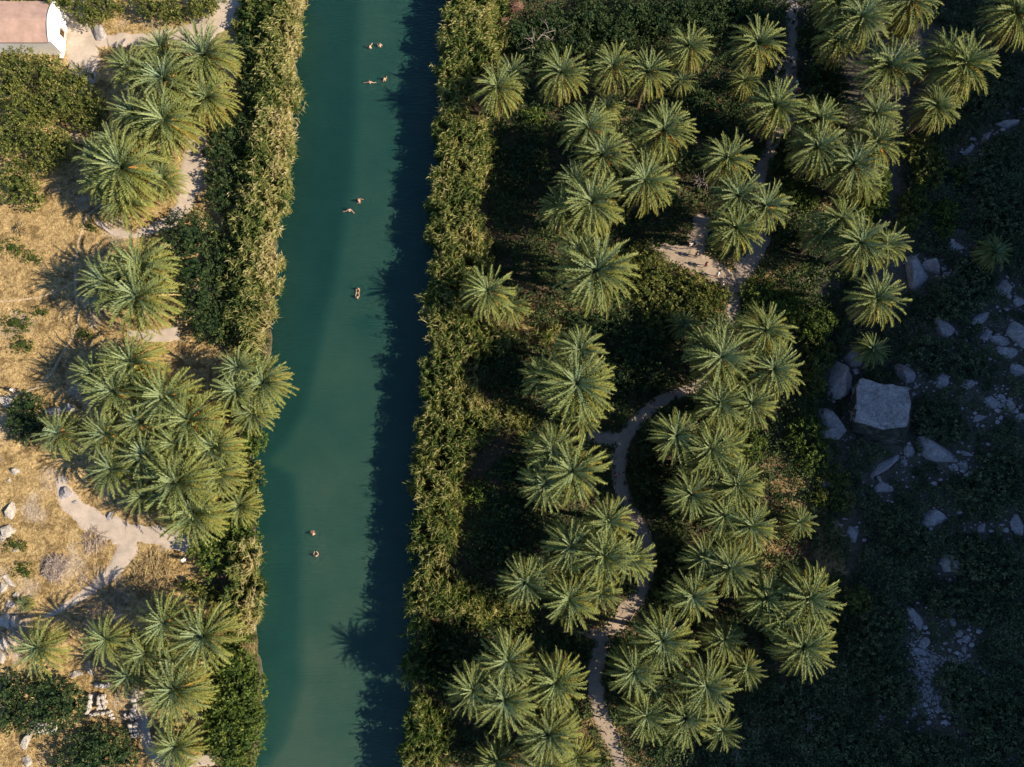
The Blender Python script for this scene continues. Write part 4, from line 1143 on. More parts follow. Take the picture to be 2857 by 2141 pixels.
# ------------------------------------------------------------------ ground cover
def cover(name, poly_px, density, mat, label, cat, hgt=0.5, leaves=7, lsize=0.3, seed=0, margin=0.25, patch=0.0, tone=0.4, z=0.0, flat=False):
    rng = np.random.default_rng(seed)
    P = scatter(poly_at(poly_px), density, rng)
    P = P[off_paths(P, margin)]
    xl, xr = bankx(lb, P[:, 1]), bankx(rb, P[:, 1])
    P = P[(P[:, 0] < xl - 0.3) | (P[:, 0] > xr + 0.3)]
    if name in ('scrub', 'undergrowth'):
        for x, y, ra, rb_ in ROCKS: P = P[np.hypot(P[:, 0] - x, P[:, 1] - y) > 0.35 * ra + 0.65 * rb_ + 0.12]
        P = P[seg_dist(P, TRAIL1) > 1.2 + 0.7 * wav(P[:, 0], P[:, 1], 1.1, 3)]
        P = P[seg_dist(P, TRAIL2) > 0.45 + 0.3 * wav(P[:, 0], P[:, 1], 1.3, 5)]
        P = P[~inside(P, BIGROCK)]
        for x, y, r_ in RUB: P = P[np.hypot(P[:, 0] - x, P[:, 1] - y) > 0.35 + r_]
    f = wav(P[:, 0], P[:, 1], 0.8, seed + 1) + 0.6 * wav(P[:, 0], P[:, 1], 2.3, seed + 2)
    if patch: P = P[f[:] + rng.normal(0, 0.4, len(P)) > patch]; f = wav(P[:, 0], P[:, 1], 0.8, seed + 1) + 0.6 * wav(P[:, 0], P[:, 1], 2.3, seed + 2)
    n = len(P)
    hh = hgt * (0.35 + 0.65 * np.clip(0.5 + 0.5 * f, 0, 1)) * rng.uniform(0.5, 1.2, n)
    C = np.column_stack([P, ground(P[:, 0], P[:, 1]) + z])
    C2 = np.repeat(C, leaves, 0); h2 = np.repeat(hh, leaves)
    a = rng.random(len(C2)) * 6.28
    out = rng.random(len(C2)) * 0.35
    C2 = C2 + np.stack([np.cos(a) * out, np.sin(a) * out, h2 * rng.random(len(C2))], -1)
    D = np.stack([np.cos(a), np.sin(a), rng.uniform(0.1, 1.2, len(C2)) * (0.5 if flat else 1)], -1)
    ln = lsize * rng.uniform(0.6, 1.3, len(C2))
    t = np.clip(tone + np.repeat(0.2 * f + rng.normal(0, 0.12, n), leaves) + rng.normal(0, 0.15, len(C2)), 0, 1)
    V, F, T = leaf_quads(C2, D, np.array([[0, 0, 1.0]]) + 0.5 * rng.normal(size=C2.shape), ln, ln * (0.5 if not flat else 0.16), t)
    o = mesh_obj(name, np_mesh(name, V, [F], M[mat], T))
    return tag(o, label, cat, kind='stuff')
cover('scrub', [(2330, -100), (2950, -100), (2950, 2250), (1780, 2250), (1830, 2080), (1960, 2010), (2080, 1950), (2230, 1880), (2330, 1800), (2370, 1640), (2390, 1560), (2400, 1440), (2360, 1300), (2350, 1230), (2310, 1080), (2330, 920), (2500, 860), (2520, 640), (2480, 400), (2640, 300), (2600, 100), (2400, 60)], 7.5, 'scrub', 'low dark scrub covering the shaded hillside on the right', 'scrub', 1.25, 11, 0.34, 21, tone=0.45)
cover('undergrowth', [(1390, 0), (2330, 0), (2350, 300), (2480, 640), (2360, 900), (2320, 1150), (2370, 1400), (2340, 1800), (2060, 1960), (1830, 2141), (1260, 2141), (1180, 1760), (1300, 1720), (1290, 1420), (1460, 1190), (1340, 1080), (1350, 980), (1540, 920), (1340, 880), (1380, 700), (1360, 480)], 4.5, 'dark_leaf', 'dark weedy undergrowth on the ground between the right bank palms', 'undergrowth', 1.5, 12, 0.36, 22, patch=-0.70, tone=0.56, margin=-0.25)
cover('bank_weeds', [(600, 1480), (690, 1200), (720, 1210), (715, 1290), (745, 1420), (730, 1560), (735, 1700), (752, 1830), (760, 1950), (748, 2180), (560, 2180), (590, 1830), (670, 1740), (640, 1560)], 7, 'bright_leaf', 'green weeds crowding the lower left water edge', 'weeds', 1.2, 10, 0.32, 26, tone=0.45)
cover('bank_weeds', [(745, 900), (700, 1000), (640, 1010), (640, 1180), (700, 1200), (735, 1100), (775, 980)], 6, 'dark_leaf', 'dark weeds under the palms that overhang the water', 'weeds', 1.0, 10, 0.32, 27, tone=0.45)
cover('dry_grass', [(-80, 560), (60, 590), (200, 480), (330, 600), (420, 640), (480, 590), (540, 500), (600, 460), (600, 600), (420, 690), (400, 900), (560, 920), (560, 1000), (300, 940), (120, 1130), (40, 1200), (60, 1290), (180, 1340), (260, 1400), (420, 1440), (560, 1500), (560, 1650), (300, 1700), (60, 1780), (-80, 1780)], 9, 'dry', 'golden dry grass of the left bank meadow', 'grass', 0.15, 6, 0.24, 23, margin=-0.1, tone=0.55, flat=True)
cover('dry_grass', [(270, 60), (420, 20), (600, 60), (640, 120), (600, 170), (420, 120), (300, 200), (250, 150)], 8, 'dry', 'golden dry grass around the sandy yard near the house', 'grass', 0.2, 6, 0.26, 24, margin=0.0, tone=0.6, flat=True)
cover('dry_grass', [(180, 1870), (420, 1870), (560, 2060), (420, 2141), (-60, 2141), (-60, 2040), (60, 2030)], 8, 'dry', 'reddish dry grass around the ruined walls', 'grass', 0.25, 6, 0.26, 25, margin=0.0, tone=0.42, flat=True)
for k, (q, lb_) in enumerate(zip(DRYR, ['straw-coloured dry weeds beside the bright path', 'straw-coloured dry weeds behind the reeds below the reed palm', 'straw-coloured dry weeds beside the path at the bottom edge', 'rusty dry fronds on both sides of the narrow path gap', 'rusty dry weeds at the foot of the path bend', 'pinkish dry brush on the slope right of the lower palms', 'brown dry brush between the sunlit bushes and the boulders', 'dry patch in the middle of the right palms', 'brown dry litter below the palm beside the upper path'])):
    px = []
    c = q.mean(0)
    rng = np.random.default_rng(60 + k)
    P = scatter(q, 10, rng); P = P[off_paths(P, 0.05)]
    n = len(P); lv = 6
    C2 = np.repeat(np.column_stack([P, ground(P[:, 0], P[:, 1])]), lv, 0)
    a = rng.random(len(C2)) * 6.28
    C2 += np.stack([np.cos(a) * 0.2, np.sin(a) * 0.2, rng.random(len(C2)) * 0.3], -1)
    D = np.stack([np.cos(a), np.sin(a), rng.uniform(0, 0.8, len(C2))], -1)
    ln = rng.uniform(0.2, 0.6, len(C2))
    V, F, T = leaf_quads(C2, D, np.array([[0, 0, 1.0]]) + 0.4 * rng.normal(size=C2.shape), ln, ln * 0.16, np.clip(rng.normal(0.5, 0.22, len(C2)), 0, 1))
    tag(mesh_obj('dry_weeds', np_mesh('dry_weeds', V, [F], M['red_dry' if k in (3, 4, 8) else 'dry'], T)), lb_, 'dry weeds', kind='stuff')

# ------------------------------------------------------------------ brush piles and bare branches
def sticks(px, py, r, n, mat, label, cat, hgt=0.6, L=(0.6, 1.6), name='brush_pile', rad=0.025, az0=None, flare=False):
    c = at_g(px, py, 0.2); rm = pxm(px, py, r)
    rng = np.random.default_rng(int(px + py * 3))
    parts, tones = [], []
    for k in range(n):
        a = rng.random() * 6.28; d = rm * math.sqrt(rng.random()) * 0.85
        zc = hgt * (1 - (d / rm) ** 2) * rng.uniform(0.2, 1.0) + 0.04
        b = (az0 if az0 is not None else rng.random() * 6.28) + rng.normal() * (0.5 if az0 is not None else 1.0)
        if flare: b = a + rng.normal() * 0.4; d *= 0.5
        l = rng.uniform(*L) / 2; tl = rng.normal() * 0.22
        mid = np.array([math.cos(a) * d, math.sin(a) * d, zc])
        dv = np.array([math.cos(b), math.sin(b), tl]) * l
        p = np.stack([mid - dv, mid + [0, 0, 0.06], mid + dv + rng.normal(size=3) * 0.08]); p[:, 2] = np.maximum(p[:, 2], 0.02)
        v, f = tube_geo(p, [rad, rad * 0.9, rad * 0.5], 4)
        parts.append((v, f)); tones.append(np.full(len(v), np.clip(rng.normal(0.5, 0.25), 0, 1)))
    V, F = join_geo(parts)
    o = mesh_obj(name, np_mesh(name, V, [F], M[mat], np.concatenate(tones)), None, (float(c[0]), float(c[1]), float(ground(c[0], c[1]))))
    return tag(o, label, cat)
sticks(155, 1582, 42, 260, 'grey_dry', 'round heap of dry grey branches in the golden grass', 'brush pile', 1.0)
sticks(262, 1508, 42, 120, 'grey_dry', 'loose heap of pale branches by the dirt trail', 'brush pile', 0.6)
sticks(430, 1610, 75, 200, 'dry', 'spread of broken branches and palm debris above the lowest left palms', 'brush pile', 0.45, (0.7, 2.2), rad=0.035)
sticks(270, 1665, 95, 160, 'grey_dry', 'dark brushwood lying in the palm shade of the left bank', 'brush pile', 0.4)
sticks(2235, 1555, 55, 190, 'red_dry', 'heap of pinkish dead palm fronds above the lowest right palm', 'brush pile', 0.7, (0.9, 2.4), rad=0.035, az0=0.7)
sticks(1640, 905, 40, 70, 'dry', 'thin litter of branches below the reed palm', 'brush pile', 0.3)
sticks(1840, 1730, 28, 80, 'red_dry', 'rusty heap of dead fronds right of the narrow path gap', 'brush pile', 0.5, (0.7, 1.8), rad=0.04)
sticks(1650, 1730, 30, 70, 'red_dry', 'rusty litter of dead fronds left of the narrow path gap', 'brush pile', 0.4, (0.7, 1.8), rad=0.04)
sticks(2130, 235, 35, 90, 'red_dry', 'brown litter of fronds beside the group of walkers', 'brush pile', 0.4, (0.7, 2.0), rad=0.04)
sticks(1440, 30, 45, 220, 'red_dry', 'dry reddish bush at the top beside the right reeds', 'dry bush', 1.8, (0.5, 1.2), name='dry_bush', flare=True)
sticks(1408, 78, 26, 120, 'red_dry', 'fan of dry purplish stems behind the upper right reeds', 'dry bush', 1.4, (0.8, 1.6), name='dry_bush', az0=1.3)
sticks(60, 640, 36, 160, 'dry', 'pale dry thornbush in the meadow below the rounded green bush', 'dry bush', 0.9, (0.4, 1.0), name='dry_bush', flare=True)
sticks(375, 640, 18, 80, 'dry', 'small brown dry tuft on the trail below the second palm clump', 'dry bush', 0.5, (0.3, 0.8), name='dry_bush', flare=True)
sticks(695, 1740, 26, 140, 'dry', 'straw-coloured dry reed tuft on the left bank below the reed strip', 'dry bush', 1.2, (0.6, 1.4), name='dry_bush', az0=1.5)
sticks(690, 1810, 26, 140, 'dry', 'lower straw-coloured dry reed tuft on the left bank', 'dry bush', 1.2, (0.6, 1.4), name='dry_bush', az0=1.5)
sticks(405, 1965, 24, 120, 'dry', 'tuft of dry grass right of the long pale ruined wall', 'dry bush', 0.5, (0.5, 1.0), name='dry_bush', flare=True)
def bare(px, py, h, sp, label, n=5, r0=0.07):
    c = at_g(px, py, h * 0.3)
    rng = np.random.default_rng(int(px * 3 + py))
    V, F = branches(rng, (0, 0, -0.1), h, sp, n, r0, 2)
    o = mesh_obj('bare_tree', np_mesh('bare_tree', V, [F], M['deadwood']), None, (float(c[0]), float(c[1]), float(ground(c[0], c[1]))))
    tag(o, label, 'bare tree')
bare(1966, 512, 3.2, 1.6, 'leafless whitish tree in the dark gap left of a palm')
bare(1550, 112, 4.2, 2.4, 'leafless grey branches rising from the dark scrub on the top right bank', 4)
bare(1494, 138, 4.0, 1.6, 'leafless twiggy branches left of the other bare tree in the top scrub', 4)
bare(2260, 2010, 1.8, 1.5, 'thin bare bush in the dark lower right scrub', 6, 0.03)
bare(2060, 2085, 1.6, 1.4, 'thin bare bush at the bottom near the dark low palm', 6, 0.03)
bare(620, 140, 2.2, 1.0, 'greyish bare shrub between first palm clump and upper reeds', 6, 0.03)

# ------------------------------------------------------------------ palms
def frond_geo(seed, L, a0, droop, nl=22, width=0.31, dead=False):
    """one pinnate leaf along +x: a0 start elevation, droop total bend; leaflets in a V"""
    rng = np.random.default_rng(seed)
    s = np.linspace(0, 1, 9)
    ang = a0 - droop * s ** 1.3
    dx = np.cos(ang); dz = np.sin(ang)
    X = np.concatenate([[0], np.cumsum((dx[1:] + dx[:-1]) / 2)]) / 8 * L
    Z = np.concatenate([[0], np.cumsum((dz[1:] + dz[:-1]) / 2)]) / 8 * L
    side = rng.normal() * 0.05 * L
    Y = side * s ** 2
    Vs, F3, F4, T = [], [], [], []
    # rachis: a folded strip of four segments
    for i, k in enumerate(range(0, 9, 2)):
        w = 0.05 * (1 - 0.8 * s[k]) + 0.008
        Vs += [(X[k], Y[k] - w, Z[k]), (X[k], Y[k], Z[k] + w * 0.8), (X[k], Y[k] + w, Z[k])]
        T += [0.35, 0.6, 0.35]
        if i:
            b = (i - 1) * 3
            F4 += [(b, b + 3, b + 4, b + 1), (b + 1, b + 4, b + 5, b + 2)]
    for sd in (-1, 1):
        for j in range(nl):
            t = 0.10 + 0.90 * (j + 0.5 + 0.3 * rng.normal()) / nl
            t = min(max(t, 0.06), 1.0)
            p = np.array([np.interp(t, s, X), np.interp(t, s, Y), np.interp(t, s, Z)])
            a = np.interp(t, s, ang)
            fw = np.array([math.cos(a), 0, math.sin(a)]); up = np.array([-math.sin(a), 0, math.cos(a)])
            sw = 0.72 - 0.30 * t + 0.10 * rng.normal()
            prof = (0.55 + 1.2 * t) if t < 0.35 else (1.0 - 0.45 * ((t - 0.35) / 0.65) ** 2)
            l = width * L / 3.4 * prof * rng.uniform(0.85, 1.15) * 1.05
            lift = (0.75 if not dead else 0.1) + 0.15 * rng.normal()
            d = fw * (1 - 0.35 * sw) + np.array([0, sd, 0]) * sw + up * lift * sw
            d /= np.linalg.norm(d)
            bw = 0.062 * L / 3.4
            b = len(Vs)
            tip = p + d * l * 1.25 - np.array([0, 0, 0.10 * l])
            Vs += [tuple(p - fw * bw), tuple(p + fw * bw * 1.0), tuple(tip)]
            tt = 0.02 + 0.09 * rng.random() + 0.36 * t ** 3.5
            T += [tt, tt, tt + 0.30]
            F3.append((b, b + 1, b + 2) if sd < 0 else (b, b + 2, b + 1))
    return np_mesh('frond', np.array(Vs), [np.array(F3), np.array(F4)], M['frond'], np.clip(np.array(T), 0, 1))

# classes of leaf by age, each with a few variants; unit length 3.4 m
CLS = [(76, 24, 0.62), (60, 50, 0.88), (43, 72, 1.0), (24, 84, 1.05), (2, 86, 1.03), (-22, 70, 0.95)]
FR = [[frond_geo(100 * c + v, 3.4 * k, math.radians(a0 + v * 4 - 6), math.radians(dr + v * 5)) for v in range(4)] for c, (a0, dr, k) in enumerate(CLS)]
DEAD = [frond_geo(900 + v, 2.6, math.radians(-45 - 6 * v), math.radians(38), 15, 0.22, True) for v in range(3)]
FCOL = [(0.13, 0.22, 0.17), (0.040, 0.092, 0.062), (0.044, 0.086, 0.034), (0.066, 0.092, 0.022), (0.115, 0.104, 0.018), (0.18, 0.135, 0.042)]

def trunk_mesh(h, seed):
    rng = np.random.default_rng(seed)
    n = max(6, int(h / 0.35))
    z = np.linspace(-0.3, h, n)
    r = 0.25 + 0.09 * np.exp(-(z + 0.3) * 1.2) + 0.10 * smooth01((z - h + 1.0) / 1.0) + 0.02 * (np.arange(n) % 2)
    V, F = tube_geo(np.stack([0.02 * np.sin(z * 1.3 + seed), 0.02 * np.cos(z), z], -1), r, 9)
    cap = np.arange((n - 1) * 9, n * 9)
    m = np_mesh('trunk', V, [F, cap[None, :]], M['trunk'])
    return m
TR = {}
def trunk_for(h):
    k = round(h * 2) / 2
    if k not in TR: TR[k] = trunk_mesh(k, int(k * 10))
    return TR[k], k

def fruit_mesh(seed):
    rng = np.random.default_rng(seed)
    parts = []
    for k in range(26):
        a = rng.random() * 6.28; l = rng.uniform(0.7, 1.25)
        t = np.linspace(0, 1, 4); l *= 1.25
        p = np.stack([np.cos(a) * l * t * 0.95, np.sin(a) * l * t * 0.95, 0.95 * t - 1.0 * t ** 2 * l], -1) + np.concatenate([[[0, 0, 0]], rng.normal(size=(3, 3)) * 0.06])
        parts.append(tube_geo(p, [0.03, 0.035, 0.05, 0.03], 3))
    V, F = join_geo(parts)
    return np_mesh('fruit_stalks', V, [F], M['fruit'])
FRUIT = [fruit_mesh(s) for s in range(3)]

PG = 'date palms of the gorge'
NFROND = 0
PALM_SPOTS = []
def palm(px, py, rpx, h, label, n=None, fruit=True, dead=6, young=False):
    """px,py: heart of the crown in the photograph; rpx its reach"""
    global NFROND
    p = at_g(px, py, h + 0.3)
    g = float(ground(p[0], p[1]))
    r = pxm(px, py, rpx, h)
    PALM_SPOTS.append((float(p[0]), float(p[1]), r))
    rng = random.Random(int(px * 31 + py * 17))
    root = empty('date_palm', (float(p[0]), float(p[1]), g), rng.random() * 6.28)
    tilt_a, tilt = rng.random() * 6.28, rng.uniform(0, 0.10)
    bias = rng.uniform(-0.14, 0.12); wind = rng.random() * 6.28; wamp = rng.uniform(0.0, 0.16)
    tag(root, label, 'palm tree', PG)
    tm, hk = trunk_for(max(0.5, h))
    t = mesh_obj('trunk', tm, root); t.scale = (1, 1, h / hk)
    k = r / 2.80
    N_ = n or int((72 + 18 * min(r, 4.2)) * rng.uniform(0.85, 1.1))
    warm = rng.uniform(-0.18, 0.28)
    for i in range(N_):
        u = (i + 0.5) / N_                      # 0 youngest .. 1 oldest
        c = min(5, int((u ** 0.85) * 6 + rng.uniform(-0.4, 0.4)))
        c = max(0, c)
        o = bpy.data.objects.new('frond', FR[c][rng.randrange(4)])
        el = rng.uniform(-0.13, 0.13)
        yaw = i * 2.39996 + rng.uniform(-0.25, 0.25)
        el += bias + tilt * math.cos(yaw - tilt_a) + wamp * math.cos(2 * (yaw - wind))
        o.rotation_euler = (rng.uniform(-0.28, 0.28), el, yaw)
        sc = k * rng.uniform(0.90, 1.06) * (1 if rng.random() > 0.04 else 0.7)
        o.scale = (sc, sc, sc)
        o.location = (0, 0, h + 0.30 - 0.55 * u)
        col = FCOL[c]; w = warm + rng.uniform(-0.1, 0.1)
        o.color = (col[0] * (1 + w), col[1] * (1 + 0.4 * w), col[2] * (1 - 0.5 * w), 1)
        link(o, root); NFROND += 1
    for i in range(dead):
        o = bpy.data.objects.new('dead_frond', DEAD[rng.randrange(3)])
        o.rotation_euler = (0, rng.uniform(-0.40, 0.25), rng.random() * 6.28)
        sc = k * rng.uniform(1.0, 1.35); o.scale = (sc, sc, sc)
        o.location = (0, 0, h - 0.25)
        v = rng.uniform(0.8, 1.15)
        o.color = (0.34 * v, 0.24 * v, 0.13 * v, 1)
        link(o, root)
    if fruit:
        o = mesh_obj('fruit_stalks', FRUIT[rng.randrange(3)], root, (0, 0, h + 0.15))
        s = min(1.25, k); o.scale = (s, s, s); o.rotation_euler = (0, 0, rng.random() * 6.28)
    return root

def tgt(crop, x, y):
    ox, oy, s = {'A': (0, 0, 2.302), 'B': (0, 680, 2.302), 'C': (0, 1380, 2.179), 'D': (1180, 0, 2.302), 'E': (1180, 680, 2.302),
                 'F': (1997, 0, 2.302), 'G': (1997, 680, 2.302), 'H': (1900, 1380, 2.179), 'I': (1100, 1380, 2.179)}[crop]
    return ox + x / s, oy + y / s, s
H1 = 'the palm clump below the house'
PALMS = [
 # crop, heart x, y, reach, trunk height, label, fruit
 ('A', 845, 445, 165, 5.6, 'blue-green palm on the left of the clump right of the house', 0),
 ('A', 1035, 310, 165, 5.2, 'blue-green palm at the top of the clump right of the house', 0),
 ('A', 1320, 360, 230, 6.0, 'large palm on the right of the clump right of the house, orange stalks showing', 1),
 ('A', 1055, 515, 235, 6.6, 'broad palm in the centre of the clump right of the house', 1),
 ('A', 855, 735, 175, 5.4, 'blue-green palm at the lower left of the clump right of the house', 0),
 ('A', 1055, 775, 250, 6.2, 'broad yellow-green palm lowest in the clump right of the house', 1),
 ('A', 1330, 630, 200, 5.0, 'drooping palm at the lower right of the clump right of the house', 0),
 ('A', 735, 900, 135, 5.2, 'small palm topmost in the second clump on the left bank', 0),
 ('A', 790, 1085, 265, 6.6, 'large central palm of the second clump on the left bank', 1),
 ('A', 625, 1010, 150, 5.0, 'palm at the upper left of the second clump on the left bank', 0),
 ('A', 650, 1185, 150, 4.6, 'palm at the lower left of the second clump on the left bank', 0),
 ('A', 805, 1295, 180, 4.6, 'low palm at the bottom of the second clump on the left bank', 0),
 ('A', 1050, 1155, 155, 4.0, 'blue-green palm at the right of the second clump on the left bank', 0),
 ('A', 1010, 1020, 110, 3.6, 'bright yellow-green young palm behind the second left clump', 0),
 ('B', 900, 150, 230, 6.0, 'palm at the upper right of the three-headed clump in the meadow', 0),
 ('B', 690, 250, 215, 6.2, 'palm at the left of the three-headed clump in the meadow', 1),
 ('B', 890, 345, 260, 6.6, 'palm at the lower right of the three-headed clump in the meadow', 1),
 ('B', 845, 765, 230, 6.0, 'palm at the very top of the big left bank clump', 1),
 ('B', 610, 835, 165, 5.0, 'dark palm at the upper left of the big left bank clump', 0),
 ('B', 745, 950, 225, 6.0, 'palm just below the top two of the big left bank clump', 1),
 ('B', 1065, 985, 240, 6.8, 'tall palm at the upper right of the big left bank clump', 1),
 ('B', 1220, 1135, 240, 6.6, 'palm on the right side of the big left bank clump, facing the overhanging palms', 1),
 ('B', 385, 1220, 175, 5.2, 'palm standing apart at the far left of the big left bank clump', 1),
 ('B', 680, 1230, 185, 5.8, 'palm in the left middle of the big left bank clump', 1),
 ('B', 900, 1150, 180, 6.0, 'palm in the exact middle of the big left bank clump', 1),
 ('B', 1135, 1290, 190, 6.6, 'palm right of the middle of the big left bank clump', 0),
 ('B', 935, 1360, 190, 6.0, 'palm below the middle of the big left bank clump', 0),
 ('B', 1370, 1310, 215, 5.6, 'rightmost palm of the big left bank clump, nearest the water', 0),
 ('B', 730, 1450, 190, 5.4, 'palm at the lower left of the big left bank clump', 0),
 ('B', 1150, 1530, 265, 6.8, 'largest palm, low in the big left bank clump', 1),
 ('B', 915, 1625, 150, 4.2, 'palm at the bottom left of the big left bank clump over the dirt trail', 0),
 ('B', 1400, 1470, 185, 4.8, 'yellowish palm at the lower right of the big left bank clump', 0),
 ('C', 1185, 110, 225, 5.4, 'lowest palm of the big left bank clump, beside the waterside bushes', 0),
 ('C', 1460, 70, 135, 2.4, 'low yellowish palm at the water edge below the big left bank clump', 0),
 ('B', 1530, 800, 165, 5.6, 'upper left palm of the clump overhanging the river', 0),
 ('B', 1690, 895, 205, 6.2, 'upper right palm of the clump overhanging the river', 0),
 ('B', 1520, 945, 170, 5.6, 'lower left palm of the clump overhanging the river', 0),
 ('B', 1620, 1090, 160, 4.6, 'lowest palm of the clump overhanging the river', 0),
 ('C', 1005, 775, 195, 6.4, 'palm at the top of the lowest left group, with orange stalks', 1),
 ('C', 1240, 855, 230, 6.2, 'palm at the right of the lowest left group, next to the river bank', 0),
 ('C', 645, 880, 160, 5.8, 'half-shaded palm standing alone left of the lowest left group', 0),
 ('C', 240, 930, 180, 5.6, 'bright solitary palm near the left edge above the dark glossy bush', 0),
 ('C', 885, 960, 150, 5.2, 'palm in the middle left of the lowest left group', 1),
 ('C', 1055, 1010, 150, 5.2, 'palm in the middle right of the lowest left group', 0),
 ('C', 780, 1105, 150, 4.0, 'palm over the ruined walls at the lower left of the group', 0),
 ('C', 1065, 1180, 235, 5.0, 'large palm lowest in the lowest left group', 1),
 ('C', 1070, 1530, 180, 3.2, 'single palm at the bottom edge right of the dark bush', 0),
 ('C', 1080, 1690, 110, 3.0, 'palm cut by the bottom edge under the single one', 0),
 ('C', 150, 665, 55, 0.8, 'small palm seedling among the white rocks on the left edge', 0),
 # right bank, upper rows
 ('D', 480, 570, 165, 7.0, 'fork-crowned palm standing in the upper right reeds', 1),
 ('D', 570, 475, 130, 6.2, 'dark palm half hidden behind the reed palm at the top', 0),
 ('D', 890, 475, 175, 8.5, 'first full palm of the upper row, right of the reed palm', 1),
 ('D', 1225, 430, 160, 8.5, 'second palm of the upper row, orange stalks below its heart', 1),
 ('D', 1445, 470, 155, 8.2, 'third palm of the upper row, touching the second', 1),
 ('D', 1705, 305, 150, 8.0, 'palm of the upper row rising higher in the picture than the others', 1),
 ('D', 1660, 520, 100, 2.6, 'low yellowish palm at the foot of the highest upper row palm', 0),
 ('D', 1180, 690, 110, 2.2, 'low ragged palm between the upper row and the next palms', 0),
 ('D', 1060, 825, 190, 8.6, 'upper palm of the stacked pair behind the reeds', 1),
 ('D', 1150, 1005, 180, 8.6, 'lower palm of the stacked pair behind the reeds', 1),
 ('D', 1545, 845, 195, 9.0, 'wide palm with light fringe right of the stacked pair', 1),
 ('D', 1410, 995, 130, 6.4, 'small palm wedged under the wide light-fringed palm', 0),
 ('D', 1425, 1165, 205, 8.8, 'palm with orange heart under the small wedged palm', 1),
 ('D', 985, 1175, 145, 7.4, 'blue-green palm peeping out left of the stacked pair', 0),
 ('D', 1080, 1310, 225, 9.4, 'large palm with orange heart nearest the reeds in the upper half', 1),
 ('D', 890, 1350, 150, 7.4, 'dark palm shaded by the large orange-hearted one', 0),
 ('E', 1110, 185, 260, 9.6, 'very large palm with a pinkish dead skirt left of the bright path', 1),
 ('E', 1000, 40, 150, 8.0, 'palm tucked behind the top of the very large skirted palm', 0),
 ('E', 415, 310, 185, 7.0, 'palm standing among the reeds in the middle of the right bank', 1),
 ('E', 560, 400, 140, 3.6, 'low palm at the right foot of the middle reed palm', 0),
 ('E', 1005, 690, 165, 8.2, 'topmost palm of the twin clump left of the path bend', 0),
 ('E', 775, 855, 155, 7.2, 'dark blue-green palm at the left of the twin clump left of the path bend', 0),
 ('E', 985, 905, 255, 9.4, 'big palm in front of the twin clump left of the path bend', 1),
 ('E', 1030, 1120, 135, 5.0, 'low palm under the big palm left of the path bend', 0),
 ('E', 965, 1465, 230, 9.0, 'big palm beside the path where a walker in pink passes', 1),
 ('E', 830, 1330, 180, 7.8, 'blue-green palm behind the big palm beside the walker in pink', 0),
 ('E', 790, 1550, 170, 7.6, 'palm left below the big palm beside the walker in pink', 0),
 ('E', 1675, 520, 105, 2.4, 'low open palm among the bushes below the bright path', 0),
 ('E', 1915, 735, 215, 9.2, 'large palm leading the group right of the dark thicket', 1),
 ('E', 1800, 640, 130, 7.6, 'shaded palm at the upper left of the group right of the dark thicket', 0),
 ('G', 30, 570, 120, 8.0, 'palm at the top of the group right of the dark thicket', 0),
 ('G', 315, 560, 185, 8.8, 'palm with orange heart at the upper right of the group right of the dark thicket', 1),
 ('G', 370, 810, 200, 8.8, 'palm at the right of the group right of the dark thicket', 1),
 ('E', 1900, 1030, 175, 8.4, 'palm with whitish heart below the large leader of that group', 0),
 ('G', 230, 1035, 165, 8.2, 'palm with orange heart right of the whitish-hearted one', 1),
 ('E', 1625, 1235, 175, 8.2, 'palm inside the path bend, nearest the path', 0),
 ('E', 1850, 1325, 185, 8.6, 'palm right of the one nearest the path inside the bend', 0),
 ('G', 70, 1290, 150, 7.4, 'pale-tipped palm next to the small round green bush', 0),
 ('E', 1720, 1610, 165, 7.8, 'palm over the lower bend of the path', 1),
 ('G', 130, 1550, 175, 8.2, 'palm with light fringe right of the lower path bend', 0),
 ('G', 20, 1430, 160, 7.8, 'green palm between the lower bend palm and the round bush', 0),
 ('F', 265, 290, 180, 9.0, 'palm standing alone left of the upper path', 1),
 ('F', 185, 525, 105, 2.6, 'low grey-green palm at the foot of the palm left of the upper path', 0),
 ('F', 795, 20, 170, 8.6, 'palm cut by the top edge, first right of the upper path', 0),
 ('F', 930, 120, 195, 9.4, 'big palm with orange heart right of the upper path', 1),
 ('F', 790, 270, 150, 6.6, 'dark palm below the big orange-hearted palm of the upper path', 0),
 ('F', 1255, 10, 185, 9.0, 'palm cut by the top edge above a low tuft', 1),
 ('F', 1200, 195, 105, 4.5, 'low dark palm under the palm cut by the top edge', 0),
 ('F', 1110, 430, 200, 9.2, 'wide palm with orange heart in the upper right', 1),
 ('F', 1275, 390, 125, 7.6, 'small palm leaning out right of the wide orange-hearted one', 0),
 ('F', 1590, 420, 200, 9.2, 'right half of the double palm near the upper right corner', 1),
 ('F', 1480, 340, 150, 7.6, 'left half of the double palm near the upper right corner', 0),
 ('F', 1930, 90, 195, 9.2, 'palm in the upper right corner of the picture', 1),
 ('F', 1410, 690, 145, 7.8, 'small solitary palm below the double palm at the upper right', 1),
 ('F', 1520, 610, 90, 4.0, 'low tuft of palm between the double palm and the small solitary one', 0),
 ('F', 380, 690, 190, 8.6, 'palm just below the group of walkers on the upper path', 0),
 ('F', 655, 770, 165, 8.6, 'palm with orange heart right of the one below the walkers', 1),
 ('F', 1025, 740, 170, 9.0, 'palm at the top right of the dense group of seven', 1),
 ('F', 1025, 925, 180, 8.8, 'palm at the right of the dense group of seven', 1),
 ('F', 650, 955, 185, 8.8, 'palm at the lower left of the dense group of seven', 1),
 ('F', 800, 985, 135, 8.0, 'small palm in the middle of the dense group of seven', 0),
 ('F', 885, 1060, 195, 8.8, 'long-skirted palm at the bottom of the dense group of seven', 1),
